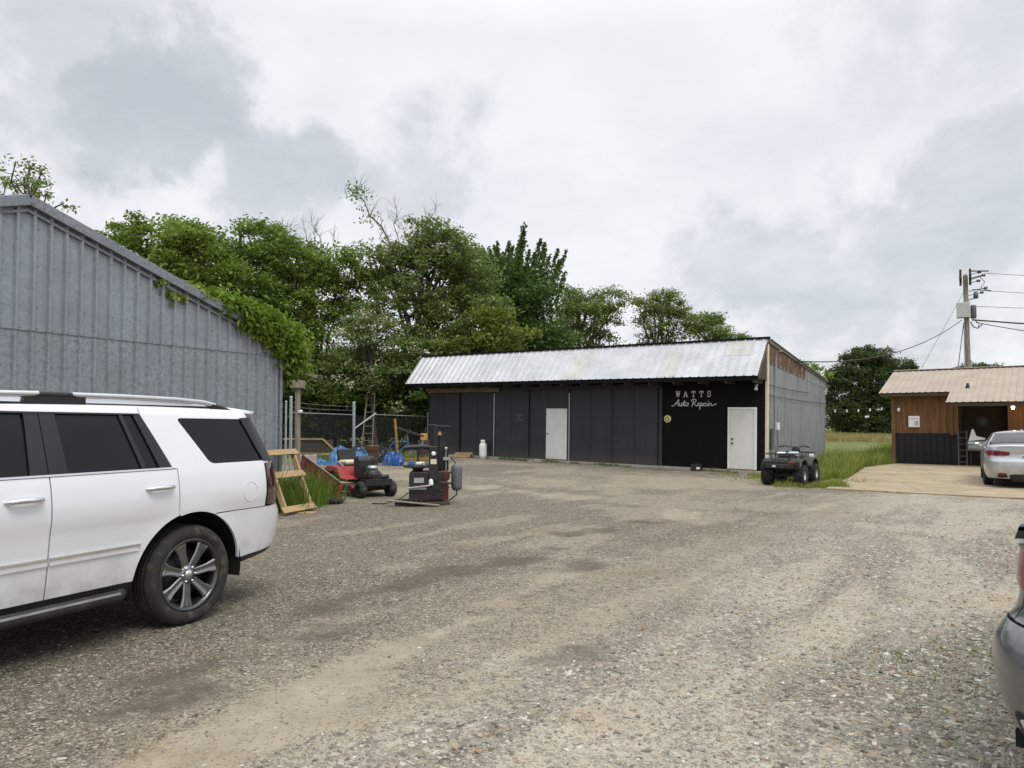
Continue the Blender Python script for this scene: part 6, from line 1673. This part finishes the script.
def net(a, b, z0, z1, cell=.075):
    a = Vector(a); b = Vector(b); L = (b - a).length; d = (b - a) / L; n = int(L / cell); h = z1 - z0; m_ = int(h / cell)
    vs, fs = [], []; w = .0028; sid = Vector((-d.y, d.x, 0)) * w
    for sgn in (1, -1):
        for k in range(-m_, n + 1):
            # straight diagonal from (k*cell, z0) climbing
            s0 = k * cell; t0 = 0.0; s1 = s0 + h; t1 = h
            if s0 < 0: t0 = -s0; s0 = 0
            if s1 > L: t1 = h - (s1 - L); s1 = L
            if t1 <= t0: continue
            if sgn < 0: q0, q1 = (L - s0), (L - s1)
            else: q0, q1 = s0, s1
            p0 = a + d * q0 + Vector((0, 0, z0 + t0)); p1 = a + d * q1 + Vector((0, 0, z0 + t1))
            i = len(vs); up = Vector((-d.x * sgn * .7, -d.y * sgn * .7, .7)) * w
            vs += [p0 - up, p0 + up, p1 + up, p1 - up]; fs += [(i, i + 1, i + 2, i + 3)]
    return vs, fs
mb = MB()
for a, b in ((fp[1], fp[2]), (fp[2], fp[3])): mb.add(*net(rel(a, 0), rel(b, 0), .0, 1.75))
mb.build('wire_mesh', M['fence_wire'], fence, fix=False)
mb = MB()
mb.tube([rel(fp[1], 1.77), rel(fp[2], 1.77)], .018, 6)
for z in (1.95, 2.1): mb.tube([rel(fp[1], z), rel(((fp[1][0] + fp[2][0]) / 2, (fp[1][1] + fp[2][1]) / 2), z - .03), rel(fp[2], z)], .006, 5)
mb.tube([rel(fp[2], 1.2), rel((at(376, 30.0), 30.0), 1.85), ], .03, 8); mb.tube([rel((at(374, 30.0), 30.0), 1.80), rel(fp[3], 1.75)], .018, 6)
mb.build('rail', M['galv_pipe'], fence)
x, y = P(367, 34.5)
lad = thing('ladder', 'old grey wooden ladder leaning into the bushes behind the fence', 'ladder', (x, y, hz(x, y)))
mb = MB()
for s_ in (-.22, .22): mb.bar((s_ * 1.15, 0, 0), (s_ * .8 + .08, .7, 3.15), .05, .08)
mb.build('side_rail', M['wood_old'], lad)
for k in range(9):
    f = (k + .6) / 9.2; mb = MB(); mb.tube([(-.22 * lerp(1.15, .8, f) + .08 * f, .7 * f, 3.15 * f), (.22 * lerp(1.15, .8, f) + .08 * f, .7 * f, 3.15 * f)], .018, 6); mb.build('rung', M['wood_old'], lad)
x, y = P(308, 23.5)
blk = thing('concrete_block', 'pale concrete block on the ground behind the round wooden post', 'block', (x, y, hz(x, y)), .2)
mb = MB(); mb.bb(-.28, .28, -.2, .2, 0, .46); mb.build('block_body', M['concrete'], blk, .02)
mb = MB(); mb.bb(-.20, -.03, -.1, .1, .455, .463); mb.bb(.03, .20, -.1, .1, .455, .463); mb.build('hollow_shade', M['under'], blk)  # black plates on the solid top stand for shade in the hollows
x, y = P(310, 25.5)
trl = thing('trailer', 'low wooden trailer frame with sloping end behind the fence post', 'frame', (x, y, hz(x, y)), .1)
mb = MB(); mb.bar((-.9, 0, .9), (.45, 0, .9), .06, .06); mb.bar((.45, 0, .9), (1.0, .1, .35), .06, .06); mb.bar((-.9, 0, .4), (1.0, .1, .35), .06, .06); mb.build('rail', M['wood_new'], trl)
mb = MB(); mb.bb(-.9, .8, .04, .07, .42, .86); mb.build('side_board', M['wood_dark'], trl)
mb = MB()
for xx in (-.85, .0, .85): mb.bb(xx - .04, xx + .04, -.03, .05, 0, .42)
mb.build('leg', M['wood_old'], trl)

# ------------------------------------------------------------------ quad bike (local x = forward)
QX, QY = at(790, 19.9), 19.9
qd = thing('quad_bike', 'muddy black quad bike with racks parked on the grass at the shop corner', 'quad bike', (QX, QY, 0), atan2(.80, .60))
qd.scale = (.97, .97, .95)
def qwheel(x, y):
    q = bpy.data.objects.new('wheel', None); q.location = (x, y, .30); link(q, qd); R, h, sg = .30, .13, (1 if y > 0 else -1)
    MB().lathe([(.14, -h * .8), (.19, -h), (.25, -h), (.285, -h * .8), (.285, h * .8), (.25, h), (.19, h), (.14, h * .8)], 30, 'Y').build('tyre', M['rubber'], q)
    mb = MB()
    for k in range(18):
        a = 2 * pi * k / 18
        for s_ in (-1, 1):
            aa = a + (.17 if s_ > 0 else 0)
            m3 = Matrix.Rotation(-aa, 3, 'Y') @ Matrix.Rotation(s_ * .5, 3, 'X')
            mb.box((.288 * cos(aa), s_ * h * .5, .288 * sin(aa)), (.03, h * .95, .035), rot=m3)
    mb.build('tread_lugs', M['rubber'], q)
    MB().lathe([(0, sg * h * .5), (.05, sg * h * .5), (.06, sg * h * .2), (.115, sg * h * .25), (.135, sg * h * .75), (.145, sg * h * .8), (.14, -h * .7 * sg)], 24, 'Y').build('rim', M['steel'], q)
for xx in (-.60, .62):
    for yy in (-.44, .44): qwheel(xx, yy)
def shell(mb, rows, close=True):
    n = len(rows[0]); vs = [p for rw in rows for p in rw]
    return mb.add(vs, [(i * n + k, i * n + k + 1, (i + 1) * n + k + 1, (i + 1) * n + k) for i in range(len(rows) - 1) for k in range(n - 1)], True)
def fender(x0, x1, yo, yi, zt, name):
    for sg in (1, -1):
        mb = MB(); rows = []
        for k in range(9):
            a = lerp(18, 162, k / 8); xc = (x0 + x1) / 2; rx = (x1 - x0) / 2
            rows.append([(xc + rx * cos(radians(a)), sg * lerp(yi, yo, j / 4), .38 + (zt - .38) * max(-.25, sin(radians(a))) - .03 * (j / 4) ** 2) for j in range(5)])
        o = shell(mb, rows).build(name, M['plastic_black'], qd); s2 = o.modifiers.new('t', 'SOLIDIFY'); s2.thickness = .012
fender(-1.0, -.18, .54, .14, .78, 'rear_fender'); fender(.20, 1.02, .52, .14, .78, 'front_fender')
mb = MB(); mb.prism([(-.98, .52), (-.9, .76), (-.5, .80), (.1, .74), (.2, .80), (.55, .86), (.95, .74), (1.0, .52), (.5, .34), (-.6, .34)], -.2, .2, 'Y'); mb.build('body', M['plastic_black'], qd, .04)
mb = MB(); mb.prism([(-.62, .80), (-.58, .90), (-.3, .89), (.08, .83), (.14, .76), (-.5, .78)], -.17, .17, 'Y'); mb.build('seat', M['black_metal'], qd, .04)
mb = MB(); mb.prism([(.10, .80), (.14, .90), (.34, .93), (.50, .86), (.48, .76)], -.14, .14, 'Y'); mb.build('fuel_tank', mat('quad_grey', (.42, .44, .48), .4, 0, .1, 6), qd, .035)
mb = MB(); mb.box((-.45, .12, .91), (.3, .22, .05), .2); mb.build('seat_pad', M['white_paint'], qd, .02)
mb = MB(); mb.prism([(.42, .84), (.44, 1.02), (.56, 1.06), (.64, .98), (.62, .84)], -.10, .10, 'Y'); mb.build('headlight_pod', M['trim_black'], qd, .03)
mb = MB(); mb.tube([(.50, 0, .95), (.46, 0, 1.06)], .025, 8); mb.tube([(.32, -.42, 1.06), (.40, -.26, 1.10), (.47, -.1, 1.06), (.47, .1, 1.06), (.40, .26, 1.10), (.32, .42, 1.06)], .016, 8); mb.build('handlebar', M['black_metal'], qd)
mb = MB()
for s_ in (-1, 1): mb.tube([(.32, s_ * .42, 1.06), (.40, s_ * .29, 1.095)], .023, 8)
mb.build('grip', M['rubber'], qd)
def rack(x0, x1, z, name):
    mb = MB(); c = [(x0, -.42, z), (x1, -.42, z), (x1, .42, z), (x0, .42, z), (x0, -.42, z)]
    mb.tube(c, .014, 6)
    for k in range(1, 6): y_ = -.42 + .84 * k / 6; mb.tube([(x0, y_, z), (x1, y_, z)], .009, 5)
    for s_ in (-1, 1): mb.tube([(x0 + .05, s_ * .25, z), (x0 + .08, s_ * .22, z - .2)], .012, 5); mb.tube([(x1 - .05, s_ * .25, z), (x1 - .08, s_ * .22, z - .2)], .012, 5)
    mb.build(name, M['black_metal'], qd)
rack(-1.05, -.55, .90, 'rear_rack'); rack(.62, 1.05, .90, 'front_rack')
mb = MB(); mb.bb(-1.06, -1.0, -.36, .36, .50, .62); mb.bb(-.98, -.9, -.50, .50, .56, .70); mb.build('rear_bumper', M['plastic_black'], qd, .02)
mb = MB(); mb.bb(-1.075, -1.06, .10, .19, .53, .59); mb.build('taillight', M['lamp_clear'], qd, .006)
mb = MB(); mb.box((-1.02, -.30, .66), (.03, .2, .07)); mb.build('reflector', M['tail_red'], qd, .01)
mb = MB(); mb.box((.88, -.34, .80), (.12, .12, .09)); mb.build('side_marker', M['white_paint'], qd, .02)
mb = MB(); mb.tube([(-.60, -.42, .30), (-.60, .42, .30)], .035, 8); mb.tube([(.62, -.42, .30), (.62, .42, .30)], .03, 8); mb.bb(-.5, .5, -.16, .16, .24, .36); mb.tube([(-.6, 0, .3), (-.2, 0, .4), (.4, 0, .32)], .05, 8); mb.build('axles', M['dark_steel'], qd)
mb = MB(); mb.tube([(-.2, -.22, .42), (-.6, -.24, .46), (-.95, -.22, .5)], [.03, .06, .05], 10); mb.build('exhaust', M['dark_steel'], qd)

# ------------------------------------------------------------------ by the porch: scooter-like grill, ladder rack, string lights
def hpt(x, y, z=0):
    c, s = cos(radians(-36.87)), sin(radians(-36.87)); return Vector((15.9 + x * c - y * s, 30 + x * s + y * c, z))
p_ = hpt(2.95, -.6)
gl = thing('barrel_grill', 'grey barrel grill with raised white lid beside the porch', 'grill', (p_.x, p_.y, .03), radians(-36.87))
mb = MB(); mb.lathe([(0, -.3), (.17, -.3), (.2, -.27), (.2, .27), (.17, .3), (0, .3)], 20, 'X', (0, 0, .78)); mb.build('barrel', M['steel'], gl)
mb = MB(); mb.prism([(-.28, .95), (-.16, 1.42), (-.10, 1.42), (-.02, 1.16), (.28, 1.08), (.26, 1.02), (-.05, 1.0)], -.05, -.02, 'Y'); mb.build('lid', M['white_paint'], gl)
mb = MB()
for a in ((-.22, -.14), (.22, -.14), (-.22, .14), (.22, .14)): mb.tube([(a[0], a[1], 0), (a[0] * .9, a[1] * .9, .65)], .018, 7)
mb.build('leg', M['black_metal'], gl)
mb = MB(); mb.bar((-.35, -.2, .84), (.35, -.2, .84), .04, .02); mb.build('shelf', M['black_metal'], gl)
p_ = hpt(2.45, -.25)
st_ = thing('shelf_rack', 'tall black wire rack standing at the edge of the dark porch', 'rack', (p_.x, p_.y, .03), radians(-36.87))
mb = MB()
for a in ((-.14, -.12), (.14, -.12), (-.14, .12), (.14, .12)): mb.bar((a[0], a[1], 0), (a[0], a[1], 1.35), .035, .035)
mb.build('upright', M['grey_plastic'], st_)
for k in range(6):
    mb = MB(); mb.bb(-.14, .14, -.12, .12, .12 + k * .235, .14 + k * .235); mb.build('shelf', M['grey_plastic'], st_)
a_, b_ = Vector((15.62, 29.95, 2.36)), Vector((13.08, 29.9, 2.25))
sl2 = thing('string_lights', 'string of small round bulbs hanging between the wooden building and the shop', 'string lights', tuple(a_))
def sag(f, a, b, s): return a.lerp(b, f) - Vector((0, 0, s * 4 * f * (1 - f)))
mb = MB(); mb.tube([tuple(sag(k / 16, a_, b_, .04) - a_) for k in range(17)], .008, 5); mb.build('cable', M['wire'], sl2)
for k in range(5):
    q = sag((k + .5) / 5.2, a_, b_, .04) - a_
    mb = MB(); mb.lathe([(0, 0), (.02, 0), (.014, -.04), (.03, -.06), (.036, -.085), (.025, -.115), (0, -.12)], 12, 'Z', tuple(q)); mb.build('bulb', M['lamp_glass'], sl2)

# ------------------------------------------------------------------ utility pole and lines
PX_, PY_ = at(969, 42), 42
up = thing('utility_pole', 'wooden utility pole with grey box, crossarms and insulators behind the wooden building', 'utility pole', (PX_, PY_, 0), -atan2(PX_, PY_))
mb = MB(); mb.tube([(.06, 0, -.2), (0, 0, 5), (-.05, 0, 10.35)], [.16, .14, .125], 14); mb.build('pole', M['wood_old'], up)
for s_ in (-1, 1):
    mb = MB(); mb.bar((-.05 + s_ * .24, -.9, 10.15), (-.05 + s_ * .24, 1.1, 10.15), .13, .16); mb.bar((-.05 + s_ * .24, -.2, 9.75), (-.05 + s_ * .24, -.2, 10.7), .12, .14); mb.build('crossarm', M['wood_dark'], up, .008)
mb = MB(); mb.bb(-.15, .05, -.12, .12, 10.36, 10.48); mb.build('pole_cap', M['white_paint'], up, .01)
for (x_, z_) in ((.55, 10.5), (.75, 10.3), (.5, 10.0), (.85, 9.55), (.65, 9.3)):
    mb = MB(); mb.lathe([(0, 0), (.05, 0), (.09, .05), (.05, .09), (.09, .14), (.05, .18), (0, .2)], 10, 'X', (x_, .1, z_)); mb.tube([(.1, .1, z_ - .12), (x_, .1, z_)], .02, 5); mb.build('insulator', M['grey_plastic'], up)
mb = MB(); mb.bar((.2, 0, 10.6), (1.1, 0, 10.5), .06, .06); mb.bar((.2, 0, 10.1), (.9, 0, 10.3), .05, .05); mb.bar((.3, 0, 9.5), (1.2, 0, 9.35), .05, .05); mb.tube([(.6, 0, 10.3), (.9, .1, 9.9), (.7, .1, 9.6), (1.0, 0, 9.4)], .02, 5); mb.build('bracket', M['dark_steel'], up)
mb = MB(); mb.bb(-.52, .16, -.42, -.02, 7.85, 8.75); mb.build('control_box', mat('pole_box', (.46, .47, .45), .5, 0, .12, 5), up, .03)
mb = MB(); mb.lathe([(0, 7.8), (.12, 7.8), (.15, 7.84), (.15, 8.5), (.12, 8.58), (0, 8.6)], 18, 'Z', (.32, -.05, 0)); mb.build('transformer', M['grey_plastic'], up)
mb = MB(); mb.lathe([(0, 0), (.12, 0), (.13, .2), (.09, .4), (0, .42)], 12, 'Z', (.45, -.1, 8.95)); mb.tube([(.1, -.1, 8.9), (.45, -.1, 9.0)], .03, 6); mb.build('bushing', M['grey_plastic'], up)
mb = MB(); mb.tube([(.16, -.1, 7.6), (.3, -.15, 7.3), (.5, -.1, 7.2), (.75, 0, 7.45)], .03, 6); mb.tube([(.3, 0, 7.75), (.6, 0, 7.5), (.5, 0, 7.2)], .02, 6); mb.build('jumper', M['wire'], up)
mb = MB(); mb.tube([(-.12, -.2, 0), (-.14, -.2, 4), (-.16, -.18, 7.6)], .03, 6); mb.build('conduit', M['galv_pipe'], up)
def line(name, label, a, b, s, r, n=22, group='wires on the utility pole'):
    a = Vector(a); b = Vector(b)
    o = MB().tube([tuple(sag(k / n, a, b, s) - a) for k in range(n + 1)], r, 5).build(name, M['wire'], None, loc=tuple(a))
    return tag(o, label, 'wire', group)
w_ = wpt(.1, 3.2, 3.95)
line('service_wire', 'black service wire sagging from the pole to the shop\'s side wall', (PX_ - .3, PY_, 7.75), tuple(w_), .75, .021, 26)
line('power_line', 'uppermost thin power line leaving the pole to the right', (PX_ + 1.1, PY_, 10.5), (75, 47, 11.2), .6, .014)
line('power_line', 'second thin power line from the top, right of the pole', (PX_ + 1.2, PY_, 9.45), (75, 47, 10.2), .6, .014)
line('power_line', 'thin power line level with the grey box, right of the pole', (PX_ + .3, PY_, 8.55), (75, 44, 8.95), .5, .014)
line('power_line', 'thick black cable leaving the pole below the grey box', (PX_ + .3, PY_, 7.75), (75, 44, 7.9), .9, .045)
line('power_line', 'cable sloping down to the right from below the grey box', (PX_ + .5, PY_, 7.6), (38.5, 36, 5.2), .35, .024)
line('guy_wire', 'thin guy wire slanting left from the pole top', (PX_ - .15, PY_, 9.4), (PX_ - 3.4, PY_ + 4, .1), 0, .010)
line('guy_wire', 'short guy wire close to the pole\'s left side', (PX_ - .2, PY_, 7.6), (PX_ - 1.9, PY_ - 1.0, .1), 0, .022)
